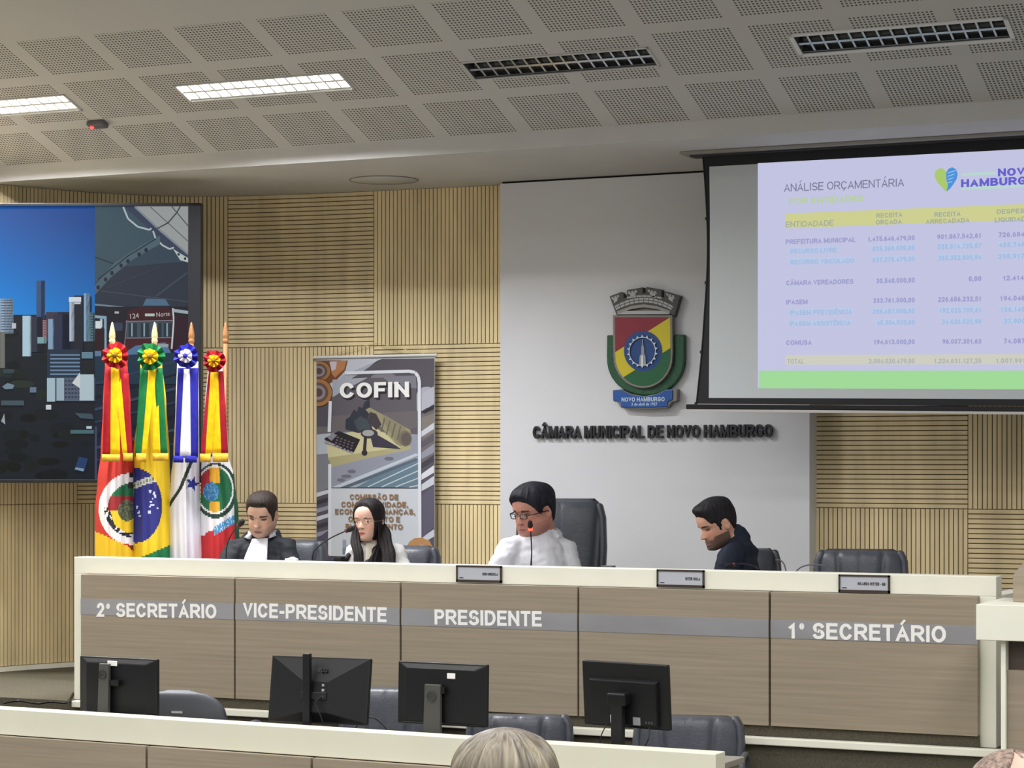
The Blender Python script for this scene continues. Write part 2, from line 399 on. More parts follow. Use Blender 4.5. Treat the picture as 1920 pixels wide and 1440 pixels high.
# small base trim along the wall
bm = B()
for k in range(60):
    s0, s1 = k * 6.9 / 60, (k + 1) * 6.9 / 60
    (pa, ta, na), (pb, tb, nb) = wall_at(s0), wall_at(s1)
    q = [pa + na * .02, pb + nb * .02, pb, pa]
    hexa(bm, [p + UP * (ZP) for p in q] + [p + UP * (ZP + .028) for p in q])
struct('baseboard_left', bm, cream)
bm = B()
for k in range(40):      # plain plaster above the slats where the ceiling is higher
    s0, s1 = k * 2.9 / 40, (k + 1) * 2.9 / 40
    (pa, ta, na), (pb_, tb, nb) = wall_at(s0), wall_at(s1)
    if pa.y > Y0: break
    q = [pa + na * .004, pb_ + nb * .004, pb_ - nb * .12, pa - na * .12]
    hexa(bm, [p + UP * (ZS + .06) for p in q] + [p + UP * 4.55 for p in q])
struct('wall_left_upper', bm, paint)
# --- white plastered panel in the middle of the stage wall
bm = B(); box(bm, -5.70, -3.795, 12.26, 12.41, ZP, ZS - .012); box(bm, -5.69, -3.805, 12.27, 12.41, ZS - .012, ZS + .03, mi=1)
struct('wall_centre', bm, [paint, mat('shadow_line', (14, 13, 12), .9)])

# --- ceiling: soffit over the stage, fascia, perforated slope, flat part over the audience
TA = .374; ZF = 3.635; SEND = 1.78
def CP(x, s): return Vector((x, Y0 - s, ZF + TA * s))
cn = Vector((0, -TA, -1)).normalized()      # downward normal of the slope
def on_slope(px, py): return PP(px, py, CP(0, 0), cn)
SL0, SL1 = .548, .712                          # the luminaires' strip across the slope
perf = bpy.data.materials.new('perforated_ceiling_board'); perf.use_nodes = True
nt = perf.node_tree; pb = nt.nodes['Principled BSDF']; pb.inputs['Roughness'].default_value = .9; pb.inputs['Specular IOR Level'].default_value = .2
tc = nt.nodes.new('ShaderNodeTexCoord'); sp = nt.nodes.new('ShaderNodeSeparateXYZ'); nt.links.new(tc.outputs['UV'], sp.inputs[0])
def mth(op, a, b=None, c=None):
    n = nt.nodes.new('ShaderNodeMath'); n.operation = op
    for i, v in enumerate((a, b, c)):
        if v is None: continue
        if isinstance(v, (int, float)): n.inputs[i].default_value = v
        else: nt.links.new(v, n.inputs[i])
    return n.outputs[0]
def band(v, a, b): return mth('MULTIPLY', mth('GREATER_THAN', v, a), mth('LESS_THAN', v, b))
PX0, PITCH = -5.904, .4875
ux = mth('FLOORED_MODULO', mth('SUBTRACT', sp.outputs[0], PX0), PITCH)
sv = sp.outputs[1]
rows_m = mth('ADD', mth('ADD', band(sv, .02, .362), band(sv, .448, .822)), band(sv, .905, 1.235))
panel = mth('MULTIPLY', band(ux, .0, .402), rows_m)
HP = .0201
hx = mth('SUBTRACT', mth('FLOORED_MODULO', ux, HP), HP / 2)
hy = mth('SUBTRACT', mth('FLOORED_MODULO', sv, HP), HP / 2)
rr = mth('SQRT', mth('ADD', mth('MULTIPLY', hx, hx), mth('MULTIPLY', hy, hy)))
hole = mth('MULTIPLY', mth('LESS_THAN', rr, .0058), panel)
mx = nt.nodes.new('ShaderNodeMix'); mx.data_type = 'RGBA'; nt.links.new(hole, mx.inputs[0])
mx.inputs[6].default_value = rgb((200, 199, 197)); mx.inputs[7].default_value = rgb((92, 88, 82))
nt.links.new(mx.outputs[2], pb.inputs['Base Color'])

LAMPS = []       # (x0, x1, lit)
for (pl, pr, lit) in ((-125, 214, True), (327, 640, True), (872, 1215, False), (1487, 1880, False)):
    LAMPS.append((None, None, lit))
lx = [PP(px, py, CP(0, 0), cn).x for px, py in ((327, 160), (868, 121), (1487, 70))]
LEN = 1.0
step = (lx[2] - lx[0]) / 2
LX = [lx[0] - step, lx[0], lx[1], lx[2], lx[2] + step]
print('lamp x', lx, step)
LAMPS = [(x, x + LEN, i < 2) for i, x in enumerate(LX)]
LAMPS = [l for l in LAMPS if l[0] < 0.4]
bm = B(); uvl = bm.loops.layers.uv.new('UVMap')
def cquad(x0, x1, s0, s1):
    f = bm.faces.new([bm.verts.new(CP(x, s)) for x, s in ((x0, s0), (x0, s1), (x1, s1), (x1, s0))])
    for l, (x, s) in zip(f.loops, ((x0, s0), (x0, s1), (x1, s1), (x1, s0))): l[uvl].uv = (x, s)
XL, XR = -10.5, 4.0
cquad(XL, XR, 0, SL0); cquad(XL, XR, SL1, SEND)
xs = [XL]
for a, b, _ in LAMPS: xs += [a, b]
xs.append(XR)
for i in range(0, len(xs), 2): cquad(xs[i], xs[i + 1], SL0, SL1)
o = struct('ceiling', bm, perf, fixn=False)
bm = B()
box(bm, XL, XR, Y0, 12.7, ZS, ZS + .1)                       # soffit
struct('ceiling_soffit', bm, plaster)
bm = B(); box(bm, XL, XR, Y0 - .012, Y0 + .03, ZS - .001, ZF + .004); struct('trim_2', bm, plaster)
bm = B(); box(bm, XL, XR, -2.5, Y0 - SEND, ZF + TA * SEND, ZF + TA * SEND + .1); struct('ceiling_rear', bm, plaster)
bm = B(); box(bm, XL - .1, XL, -2.5, 12.6, -.1, 4.6); struct('wall_side', bm, paint)

# --- luminaires: recessed housing, frame, parabolic louvre, two tubes
alu = mat('bright_aluminium', (176, 178, 182), .2, .95)
alu_shaded = mat('shaded_housing', (120, 120, 120), .35, .6)  # inner shade of the unlit lamps put into a darker housing colour
white_enamel = mat('white_enamel', (225, 225, 222), .4)
tube_on = mat('lit_tube', (255, 250, 240), emit=90.0)
tube_off = mat('unlit_tube', (215, 215, 210), .3)
sx, sd = Vector((1, 0, 0)), (CP(0, 1) - CP(0, 0)).normalized()
def luminaire(x0, x1, lit, label, framed=False):
    s0, s1 = SL0 + .002, SL1 - .002
    c = CP((x0 + x1) / 2, (s0 + s1) / 2)
    t = thing('ceiling_light', label, 'ceiling light', c, 0, 'louvred ceiling lights over the stage')
    L2, W2 = (x1 - x0) / 2, (CP(0, s1) - CP(0, s0)).length / 2
    M = basis(c, sx, sd, -cn)           # local z = up into the ceiling
    bm = B()
    th = .004
    for (a, b, cc, d) in ((-L2, L2, -W2, -W2 + th), (-L2, L2, W2 - th, W2), (-L2, -L2 + th, -W2, W2), (L2 - th, L2, -W2, W2)): box(bm, a, b, cc, d, 0, .09, M)
    box(bm, -L2, L2, -W2, W2, .088, .092, M)
    obj('housing', bm, white_enamel if lit else alu_shaded, t)  # lit lamps get a white finish so the glow is in the colour
    bm = B(); fr = .018 if framed else .008
    for (a, b, cc, d) in ((-L2 - fr, L2 + fr, -W2 - fr, -W2 + .004), (-L2 - fr, L2 + fr, W2 - .004, W2 + fr), (-L2 - fr, -L2 + .004, -W2 - fr, W2 + fr), (L2 - .004, L2 + fr, -W2 - fr, W2 + fr)): box(bm, a, b, cc, d, -.006, 0, M)
    obj('frame', bm, white_enamel if framed else plaster, t, bevel=.001)
    bm = B(); n = 15
    for i in range(1, n):
        x = -L2 + i * 2 * L2 / n
        prism(bm, [M @ Vector(q) for q in ((x - .005, -W2 + .006, .004), (x + .005, -W2 + .006, .004), (x + .0015, -W2 + .006, .045), (x - .0015, -W2 + .006, .045))], M.to_3x3() @ Vector((0, 2 * W2 - .012, 0)))
    for y in (-W2 + .012, 0, W2 - .012):
        k = .004 if y else .009
        prism(bm, [M @ Vector(q) for q in ((-L2 + .005, y - k, .003), (-L2 + .005, y + k, .003), (-L2 + .005, y + .003, .05), (-L2 + .005, y - .003, .05))], M.to_3x3() @ Vector((2 * L2 - .01, 0, 0)))
    obj('louvre', bm, white_enamel if lit else alu, t)  # same louvre, whitened in lit lamps to carry the glow
    for y in (-W2 * .5, W2 * .5):
        bm = B(); tube(bm, [M @ Vector((-L2 + .02, y, .066)), M @ Vector((L2 - .02, y, .066))], .013, 12)
        obj('fluorescent_tube', bm, tube_on if lit else tube_off, t)
    if lit:
        l = bpy.data.lights.new('ceiling_light_glow', 'AREA'); l.shape = 'RECTANGLE'; l.size = 2 * L2; l.size_y = 2 * W2; l.energy = 88; l.color = (.96, .97, 1); l.spread = math.radians(165)
        lo = bpy.data.objects.new('ceiling_light_glow', l); COL.objects.link(lo)
        lo.parent = t; lo.matrix_local = Matrix.Translation((0, 0, -.045)) @ Matrix.Rotation(math.radians(-13.5), 4, 'X')
names = ['lit louvred ceiling light at the left edge, above the small red-lit sensor', 'lit louvred ceiling light glaring white, right of the red-lit sensor',
         'unlit grey louvred ceiling light straight above the wall crest', 'unlit louvred ceiling light with white frame above the projection screen', 'unlit louvred ceiling light beyond the projection screen']
for i, (a, b, lit) in enumerate(LAMPS):
    luminaire(a, b, lit, names[i], i == 3)

# --- ceiling loudspeaker and sensor
bm = B(); c = PZ(720, 337, ZS)
lathe(bm, [(.2035, 0), (.2035, -.005), (.1995, -.005), (.1995, -.001)], Matrix.Translation(c), 48)
t = thing('ceiling_speaker', 'round flush ceiling speaker with a thin dark rim in the stage soffit', 'speaker', c)
obj('rim', bm, mat('grey_rim', (132, 128, 122), .7), t)
bm = B(); lathe(bm, [(.1992, 0), (.1992, -.003), (.01, -.0032)], Matrix.Translation(c), 48); obj('grille', bm, plaster, t)
c = on_slope(183, 229)
t = thing('motion_sensor', 'small dark ceiling sensor with a red light below the lit lamp', 'sensor', c)
M = basis(c, sx, sd, -cn)
bm = B(); box(bm, -.055, .06, -.03, .03, -.03, .0, M); obj('housing', bm, mat('grey_plastic', (96, 94, 100), .5), t, bevel=.008)
bm = B(); lathe(bm, [(.012, 0), (.011, -.006), (.005, -.01)], M @ Matrix.Translation((-.03, .0, -.029)), 12); obj('indicator_light', bm, mat('red_led', (255, 60, 50), emit=4.0), t)
# ================================================================== dais desk
YD = 10.0; ZT = 1.385
XA, XB = PY(139, 1044, YD).x, PY(1875, 1082, YD).x
XA = PY(139, 1044, YD).x
def xp(px, Y): return PY(px, 1100, Y).x
XB = xp(1868, YD)
t = thing('dais_desk', 'long cream and taupe council desk lettered with the five officers\' seats', 'desk', ((XA + XB) / 2, YD + .3, ZP))
bm = B(); box(bm, XA, XB, YD, YD + .11, 1.297, ZT); obj('parapet', bm, cream, t, bevel=.003)
LR = xp(1836, YD)
for a, a2 in ((XA, XA + .07), (LR, XB)):
    bm = B(); box(bm, a, a2, YD, YD + .62, ZP, 1.297); obj('leg', bm, cream, t, bevel=.003)
bm = B(); box(bm, XA + .07, XB - .07, YD + .11, YD + .66, 1.26, 1.292); obj('worktop', bm, mat('grey_laminate', (150, 146, 138), .5), t, bevel=.003)
bm = B(); box(bm, XA + .07, XB - .07, YD + .03, YD + .06, .70, 1.297); obj('back_board', bm, darkgap, t)
YP = YD - .045
seams = [xp(150, YP), xp(440, YP), xp(751, YP), xp(1084, YP), xp(1443, YP), xp(1835, YP)]
film = mat('frosted_metal_strip', (158, 158, 162), .32, .25, var=.05, scale=(2.2, 2, 6))
white = mat('white_vinyl', (248, 248, 246), .5)
signs = [('2° SECRETÁRIO', 182, 406, 1156.5, 1160), ('VICE-PRESIDENTE', 456, 725, 1157, 1167), ('PRESIDENTE', 815, 1016, 1171, 1175), (None,) * 5, ('1° SECRETÁRIO', 1478, 1774, 1197, 1205)]
for i in range(5):
    a, b = seams[i] + .005, seams[i + 1] - .005
    bm = B(); box(bm, a, b, YP, YD - .004, .683, 1.2965); p = obj('front_panel', bm, brown, t, bevel=.0015)
    bm = B(); box(bm, a, b, YP - .002, YP + .0005, 1.086, 1.170); s = obj('sign_strip', bm, film, t)
    if signs[i][0]:
        body, pa, pc, ya, yb = signs[i]
        block(body, PY(pa, ya, YP - .0021), PY(pc, yb, YP - .0021), .074, white, t, t=.192, depth=.0012)
bm = B(); box(bm, XA + .07, XB - .07, YP + .018, YP + .03, ZP, .685); obj('plinth', bm, carpet, t)

# ================================================================== name plates on the parapet
wood_dark = mat('dark_frame_wood', (62, 50, 42), .4)
card = mat('silver_card', (188, 192, 202), .4)
ink = mat('dark_ink', (48, 50, 58), .6)
def nameplate(px0, px1, py0, py1, body, frac, label):
    Y = YD - .012
    a, b = PY(px0, py0, Y), PY(px1, py0, Y); h = (py1 - py0) / F * (Y / ray((px0 + px1) / 2, 0).y)
    z0 = PY((px0 + px1) / 2, (py0 + py1) / 2, Y).z - h / 2
    t = thing('name_plate', label, 'name plate', ((a.x + b.x) / 2, Y, z0), 0, 'framed name plates on the dais desk')
    bm = B(); w = .008; x0, x1, z1 = a.x, b.x, z0 + h; Yb = YD - .001
    for q in ((x0, x1, z0, z0 + w * 1.5), (x0, x1, z1 - w, z1), (x0, x0 + w, z0, z1), (x1 - w, x1, z0, z1)): box(bm, q[0], q[1], Y, Yb, q[2], q[3])
    obj('frame', bm, wood_dark, t)
    bm = B(); box(bm, x0 + w - .001, x1 - w + .001, Y + .004, Yb, z0 + w, z1 - w + .001); c = obj('card', bm, card, t)
    xr = x1 - w - .012; xl = xr - (x1 - x0) * frac
    block(body, (xl, Y + .0035, z0 + h * .42), (xr, Y + .0035, z0 + h * .42), .0135, ink, t, t=.22, depth=.0004)
    bm = B(); box(bm, x0 + w + .008, x0 + w + .03, Y + .0036, Y + .0041, z0 + h * .22, z0 + h * .28); obj('printed_mark', bm, ink, t)
nameplate(855, 940, 1060.5, 1092, 'ENIO BRIZOLA', .34, 'dark framed silver name plate in front of the man in the white shirt')
nameplate(1231, 1320, 1068.5, 1101.5, 'ISTER HOLA', .31, 'dark framed silver name plate in front of the bearded man in navy')
nameplate(1572, 1668, 1078, 1111.5, 'RICARDO RITTER - GB', .54, 'dark framed silver name plate with long lettering before the empty dais chair')
# ================================================================== big video screen in the left corner (its plane faces the room)
TL = 13.28
t = thing('video_screen', 'large black framed video wall showing a city skyline and old tram', 'screen', Pt(160, 905, TL))
bm = B()
def PL(x, y, d=0): return Pt(x, y, TL) - V * d
def slab(bm, x0, y0, x1, y1, d0, d1): 
    hexa(bm, [PL(x0, y1, d1), PL(x1, y1, d1), PL(x1, y1, d0), PL(x0, y1, d0), PL(x0, y0, d1), PL(x1, y0, d1), PL(x1, y0, d0), PL(x0, y0, d0)])
slab(bm, -420, 381, 377, 905, -.10, -.006)
obj('cabinet', bm, mat('blue_black_frame', (13, 15, 24), .4), t)
bm = B()
for q in ((-420, 381, 377, 387), (-420, 899, 377, 905), (-420, 381, -415, 905), (353, 381, 377, 905)): slab(bm, *q, -.006, .012)
obj('frame', bm, mat('blue_black_frame', (13, 15, 24), .4), t, bevel=.003)
p = Print(lambda x, y: PL(x, min(y, 898.9), -.004), -V, .00005)
# sky: colour steps of the displayed photograph
for i in range(60):
    k = i / 59; y0 = 387 + i * 3.5; y1 = y0 + 3.5
    for (xa, xb, dx) in [(-415, -140, .12), (-140, 0, .08)] + [(j * 8.9, j * 8.9 + 8.9, .05 - j * .012) for j in range(20)]:
        kk = max(0, min(1, k + dx)); c = [a + (b - a) * kk for a, b in zip((10, 76, 158), (28, 138, 224))]
        c = [v * (1 - max(0, xa) * .0006) for v in c]
        p.rect(xa, y0, xb, y1, c, up=False)
p.rect(-415, 590, 178, 899, (24, 30, 38))
rnd = random.Random(3)
# hillside trees and scattered roofs
for i in range(150):
    x, y = rnd.uniform(-410, 172), rnd.uniform(600, 895); g = rnd.uniform(.6, 1.25); dk = 1 if y < 760 else .72
    p.ell(x, y, rnd.uniform(8, 26), rnd.uniform(5, 13), [v * g * dk for v in ((24, 31, 36) if rnd.random() < .6 else (30, 38, 34))], 10, up=(i % 10 == 0))
def tower(x0, y0, x1, y1, c, shade=.55, split=.5, win=None):
    p.rect(x0, y0, x1, y1, c); p.rect(x0 + (x1 - x0) * split, y0, x1, y1, [v * shade for v in c], up=False)
    p.k += 1
    if win:
        n = max(2, int((y1 - y0) / 5))
        for i in range(n): p.rect(x0 + 1.5, y0 + 2 + i * 5, x1 - 1.5, y0 + 3.4 + i * 5, win, up=False)
for (x0, y0, x1, y1, c, sp, win) in ((68, 526, 84, 600, (56, 82, 122), .55, None), (0, 560, 25, 625, (150, 170, 190), .25, (40, 60, 90)), (-60, 556, -8, 640, (110, 130, 150), .5, (40, 60, 90)), (-150, 590, -90, 660, (120, 130, 140), .4, None), (-230, 570, -190, 660, (90, 110, 140), .4, None), (-330, 580, -270, 650, (130, 140, 150), .4, None),
                                  (129, 556, 172, 600, (48, 70, 100), .6, None), (86, 585, 130, 640, (62, 54, 72), .5, None), (42, 592, 58, 668, (172, 200, 214), .85, None), (58, 594, 80, 660, (46, 50, 66), .5, None), (80, 600, 88, 640, (150, 110, 116), .8, (80, 60, 70)), (90, 598, 101, 655, (128, 158, 184), .8, None), (101, 590, 132, 655, (40, 48, 72), .5, None),
                                  (130, 560, 140, 640, (180, 190, 205), .35, None), (139, 554, 157, 662, (30, 34, 46), .9, None), (157, 550, 168, 640, (130, 162, 190), .4, None), (168, 586, 178, 640, (80, 110, 120), .6, (30, 40, 50)), (70, 632, 87, 644, (120, 160, 164), .7, None)):
    tower(x0, y0, x1, y1, c, .5, sp, win)
p.rect(129, 557, 152, 566, (205, 215, 225)); p.rect(139, 567, 151, 570, (200, 210, 220)); p.rect(22, 606, 30, 616, (190, 190, 200))
p.rect(0, 622, 9, 690, (112, 112, 106)); p.rect(-60, 640, -22, 720, (122, 118, 110)); p.rect(88, 655, 150, 708, (34, 48, 66))
for i in range(6): p.rect(94, 664 + i * 7.2, 150, 667 + i * 7.2, (104, 130, 158)); 
p.rect(88, 708, 178, 752, (80, 92, 110))
for i in range(5):
    for j in range(5): p.rect(122 + j * 6, 713 + i * 7.5, 125.5 + j * 6, 716 + i * 7.5, (24, 32, 46), up=False)
p.k += 1
p.rect(88, 709, 103, 753, (160, 184, 194)); p.rect(106, 709, 120, 751, (150, 172, 184)); p.rect(149, 702, 176, 751, (172, 190, 200)); p.add([(135, 718), (150, 698), (150, 728)], (200, 206, 206))
p.rect(153, 660, 174, 672, (96, 128, 148)); p.rect(86, 759, 96, 768, (196, 206, 210)); p.add([(4, 725), (14, 718), (27, 722), (24, 729), (10, 730)], (110, 132, 146)); p.rect(2, 751, 45, 760, (66, 82, 92)); p.rect(6, 692, 26, 700, (52, 66, 76)); p.rect(56, 726, 68, 736, (96, 116, 136)); p.add([(2, 790), (8, 775), (10, 796)], (150, 160, 166))
p.rect(132, 806, 176, 813, (70, 104, 112)); p.rect(162, 799, 172, 804, (180, 200, 210)); p.add([(148, 856), (165, 860), (158, 884), (140, 880)], (36, 62, 104)); p.add([(142, 876), (158, 879), (156, 884), (140, 880)], (120, 150, 170)); p.add([(140, 774), (172, 776), (176, 786), (150, 784)], (60, 78, 90))
# right half: the station hall with the tram
p.rect(178, 387, 353, 899, (26, 34, 50))
p.add([(178, 387), (353, 387), (353, 560), (178, 560)], (48, 66, 80)); p.add([(178, 387), (250, 387), (300, 450), (178, 530)], (56, 78, 90))
p.add([(178, 600), (178, 548), (230, 500), (353, 490), (353, 600)], (40, 48, 62)); p.add([(250, 387), (353, 387), (353, 490)], (150, 154, 154)); p.add([(232, 387), (252, 387), (353, 478), (353, 496), (300, 446)], (52, 62, 84))
p.line([(253, 388), (300, 432), (352, 476)], 3.5, (120, 132, 142)); p.line([(282, 388), (352, 452)], 1.6, (90, 88, 88)); p.line([(322, 387), (353, 424)], 2, (80, 80, 84))
p.line([(231, 388), (240, 410), (258, 425), (280, 431), (284, 428)], 3.2, (172, 182, 186)); p.line([(287, 433), (292, 448), (305, 460), (318, 467), (326, 464)], 3.2, (170, 180, 184)); p.line([(292, 430), (315, 418), (332, 398), (338, 387)], 2.4, (60, 62, 68))
p.add([(324, 466), (336, 474), (353, 484), (353, 492), (338, 488)], (176, 186, 184)); p.ell(335, 477, 2.4, 2.6, (36, 44, 54), 10); p.ell(347, 485, 2.4, 2.6, (36, 44, 54), 10)
p.add([(178, 535), (215, 493), (262, 462), (300, 442), (300, 458), (250, 486), (208, 520), (178, 553)], (74, 94, 106))
for x, y in ((184, 539), (198, 524), (210, 512), (227, 498), (240, 490), (261, 477), (274, 469)): p.ell(x, y, 3.4, 4.2, (26, 36, 48), 12)
p.line([(178, 482), (212, 494)], 2, (28, 38, 48)); p.line([(184, 524), (240, 480), (292, 448)], 2, (28, 36, 48)); p.line([(292, 556), (353, 510)], 4, (54, 66, 80)); p.line([(192, 546), (353, 566)], 1.4, (70, 76, 90)); p.line([(200, 540), (300, 500)], 1.2, (58, 66, 80))
p.line([(178, 571), (260, 579)], 3, (110, 132, 146)); p.rect(178, 575, 353, 660, (26, 24, 34)); p.rect(215, 584, 223, 588, (170, 176, 180))
p.add([(178, 591), (200, 593), (200, 660), (195, 660), (195, 598), (178, 596)], (130, 160, 180)); p.rect(179, 602, 190, 616, (204, 214, 220)); p.rect(188, 598, 192, 614, (190, 204, 214)); p.rect(178, 622, 184, 634, (170, 190, 200)); p.rect(178, 616, 196, 665, (42, 18, 28))
p.add([(268, 573), (274, 560), (310, 561), (318, 573)], (74, 104, 130)); p.rect(210, 605, 230, 620, (50, 60, 84))
p.add([(232, 656), (240, 583), (262, 576), (310, 576), (326, 584), (324, 656)], (66, 24, 32)); p.add([(240, 583), (262, 576), (310, 576), (326, 584), (325, 602), (238, 602)], (58, 20, 28))
p.rect(237, 604, 323, 633, (60, 78, 92))
for x in (240, 263, 286, 306): p.rect(x + 1, 606, x + 17, 632, (34, 46, 56)); p.rect(x + 6, 606, x + 9, 631, (128, 150, 158))
p.line([(236, 603), (325, 601)], 2, (120, 120, 126)); p.line([(234, 634), (324, 633)], 2, (112, 110, 118)); p.line([(324, 578), (326, 600), (322, 654)], 3, (190, 196, 200)); p.line([(238, 600), (233, 655)], 1.6, (110, 112, 120)); p.line([(325, 582), (353, 586)], 6, (150, 164, 172)); p.rect(272, 588, 290, 593, (176, 190, 184)); p.rect(327, 592, 353, 660, (44, 20, 34))
p.add([(236, 660), (255, 648), (310, 642), (320, 660), (320, 668), (236, 668)], (76, 112, 150)); p.rect(296, 645, 316, 651, (140, 156, 164)); p.rect(178, 658, 190, 682, (90, 120, 150)); p.add([(178, 668), (353, 660), (353, 720), (178, 720)], (26, 50, 68))
for i in range(9): p.line([(178, 720 + i * 24), (353, 670 + i * 26)], 3 + (i % 3), ((40, 58, 82), (20, 26, 40), (52, 66, 88))[i % 3])
p.rect(178, 800, 182, 899, (64, 70, 96))
p.done('display', attr_mat('screen_image', emit=.92), t)
glow = mat('screen_white_lettering', (190, 186, 190), emit=.8)
letter('124', PL(245, 598, .0055), PL(261, 596, .0055), .028, glow, t, bold=.0, depth=.0003)
letter('Norte', PL(294, 594.5, .0055), PL(319, 592, .0055), .026, glow, t, bold=.0, depth=.0003)

# ================================================================== printed banner hanging on the slats
YB = 12.30
BP = lambda x, y: PY(max(593.2, min(x, 814.8)), y, YB)
t = thing('hanging_banner', 'printed COFIN banner with calculator picture hung on slatted wall', 'banner', PY(704, 1130, YB))
bm = B(); a, b = PY(589, 670.5, YB - .004), PY(818, 665.5, YB - .004); b.z = a.z = (a.z + b.z) / 2; tube(bm, [a, b], .0095, 12); obj('top_rod', bm, white_enamel, t)
zr = a.z
a, b = PY(593, 1140, YB), PY(815, 1140, YB)
bm = B(); tube(bm, [(a.x, YB - .004, 1.02), (b.x, YB - .004, 1.02)], .0095, 12); obj('bottom_rod', bm, white_enamel, t)
bm = B(); x0, x1 = xp(593, YB), xp(815, YB); box(bm, x0, x1, YB + .0005, YB + .003, 1.02, zr - .006); obj('sheet', bm, mat('banner_vinyl', (200, 204, 212), .5), t)
bm = B(); tube(bm, smooth_path([(x0 + .05, YB + .002, zr + .006), ((x0 + x1) / 2, YB + .03, zr + .082), (x1 - .06, YB + .002, zr + .006)], 1), .0022, 6); obj('string', bm, mat('pale_string', (214, 196, 150), .8), t)
p = Print(BP, (0, -1, 0), .00005)
def T(y, x): return y - (x - 704) * .0213 * (862 - y) / 194.0     # rows run level on the wall
def rr_(x0, y0, x1, y1, c): p.add([(x0, T(y0, x0)), (x1, T(y0, x1)), (x1, T(y1, x1)), (x0, T(y1, x0))], c)
rr_(593.5, 674, 814.5, 1120, (88, 84, 96))
p.add([(640, 675), (716, 673), (615, 735), (594, 752), (594, 700)], (196, 200, 210)); p.add([(640, 705), (716, 673), (708, 676), (625, 740)], (170, 174, 186))
p.add([(716, 673), (814, 672), (814, 735), (770, 760), (660, 780), (620, 800), (594, 800), (594, 752)], (86, 82, 92))
p.add([(594, 800), (700, 800), (814, 770), (814, 860), (720, 900), (594, 900)], (112, 106, 108)); p.add([(594, 845), (770, 790), (814, 775), (814, 810), (760, 840), (594, 905)], (132, 124, 120))
p.add([(594, 815), (620, 812), (624, 850), (594, 852)], (180, 190, 200)); p.add([(594, 852), (620, 850), (640, 905), (594, 925)], (128, 130, 140))
p.ell(720, 712, 26, 14, (126, 126, 138)); p.ell(800, 745, 20, 20, (176, 178, 194)); p.add([(776, 752), (790, 738), (814, 724), (814, 756), (792, 770), (780, 770)], (184, 186, 200)); p.add([(790, 772), (814, 758), (814, 766), (796, 776)], (40, 36, 44))
for i in range(16):
    y = 800 + i * 20; c = [(206, 210, 220), (92, 88, 100), (150, 152, 168), (64, 62, 74), (220, 222, 230)][i % 5]
    p.add([(760, y + 30), (814, y - 8), (814, y + 4 + i % 3 * 2), (770, y + 32)], c)
for i in range(9):
    y = 918 + i * 15; c = [(206, 208, 220), (58, 56, 70), (150, 150, 168)][i % 3]
    p.add([(594, y + 6), (622, y - 2), (622, y + 5), (594, y + 14)], c)
p.add([(594, 1010), (622, 990), (622, 1060), (594, 1070)], (84, 80, 104)); p.add([(790, 930), (814, 912), (814, 990), (790, 1010)], (96, 92, 112))
# money and coins
def coin(cx, cy, rx, ry):
    p.ell(cx, cy, rx, ry, (74, 46, 32)); p.ell(cx, cy - 1, rx * .97, ry * .96, (176, 124, 78)); p.ell(cx - 1, cy - 1, rx * .74, ry * .76, (116, 86, 74)); p.ell(cx - 2, cy - 2, rx * .58, ry * .6, (150, 132, 130))
p.add([(594, 676), (652, 676), (648, 694), (632, 712), (616, 720), (594, 730)], (120, 74, 50)); p.add([(620, 677), (650, 676), (646, 692), (628, 708), (622, 700)], (186, 128, 84)); p.add([(618, 678), (632, 678), (630, 692), (622, 696)], (206, 196, 206))
def clip_coin(cx, cy, rx, ry, c): p.add([(max(594, cx + rx * math.cos(a * math.pi / 18)), cy + ry * math.sin(a * math.pi / 18)) for a in range(36)], c)
for cx, cy, rx, ry in ((598, 696, 23, 20), (597, 736, 27, 27)):
    for k, c in ((1, (78, 50, 34)), (.95, (170, 120, 72)), (.7, (104, 84, 80)), (.5, (150, 138, 144)), (.3, (92, 72, 74))): clip_coin(cx, cy, rx * k, ry * k, c)
# the inner framed picture
def frame_line(pts): p.line(pts, 6, (224, 228, 236))
p.add([(624, 712), (780, 706), (786, 914), (622, 914)], (96, 92, 100)); p.add([(624, 712), (690, 708), (640, 735), (624, 745)], (170, 174, 186)); p.add([(716, 706), (780, 704), (782, 728), (740, 724)], (128, 128, 140))
p.add([(622, 780), (786, 770), (786, 800), (740, 812), (622, 815)], (108, 102, 106)); p.add([(622, 812), (680, 808), (786, 815), (786, 914), (622, 914)], (150, 156, 172))
p.add([(612, 826), (650, 812), (700, 800), (770, 838), (622, 874), (616, 860)], (206, 200, 156)); p.add([(616, 858), (622, 876), (668, 864), (772, 842), (770, 836)], (176, 170, 128)); p.add([(622, 878), (700, 858), (760, 850), (700, 876), (622, 900)], (150, 154, 170))
for i in range(8): p.add([(622 + i * 16, 914), (780, 850 + i * 9), (786, 853 + i * 9), (640 + i * 16, 914)], ((196, 206, 216), (90, 104, 122), (164, 178, 190), (108, 126, 140))[i % 4])
p.add([(668, 914), (700, 896), (786, 862), (786, 914)], (104, 130, 146)); 
for i in range(4): p.line([(690 + i * 26, 913), (786, 868 + i * 14)], 2, (196, 208, 214))
for (x, y, w) in ((650, 893, 10), (640, 900, 8), (660, 884, 8), (730, 860, 9)): p.ell(x, y, w, 3.5, (112, 114, 128), 14)
p.add([(648, 805), (649, 786), (656, 782), (664, 768), (670, 772), (673, 762), (680, 765), (684, 754), (693, 748), (695, 768), (690, 785), (700, 806), (672, 812)], (48, 52, 66)); p.add([(664, 790), (676, 780), (690, 788), (696, 804), (672, 808)], (66, 78, 86))
p.add([(686, 768), (694, 764), (770, 806), (772, 822), (752, 838), (742, 832)], (158, 150, 118)); p.add([(694, 772), (706, 776), (716, 796), (706, 806), (690, 790)], (66, 60, 66)); p.add([(716, 786), (722, 778), (762, 802), (748, 836)], (142, 136, 110))
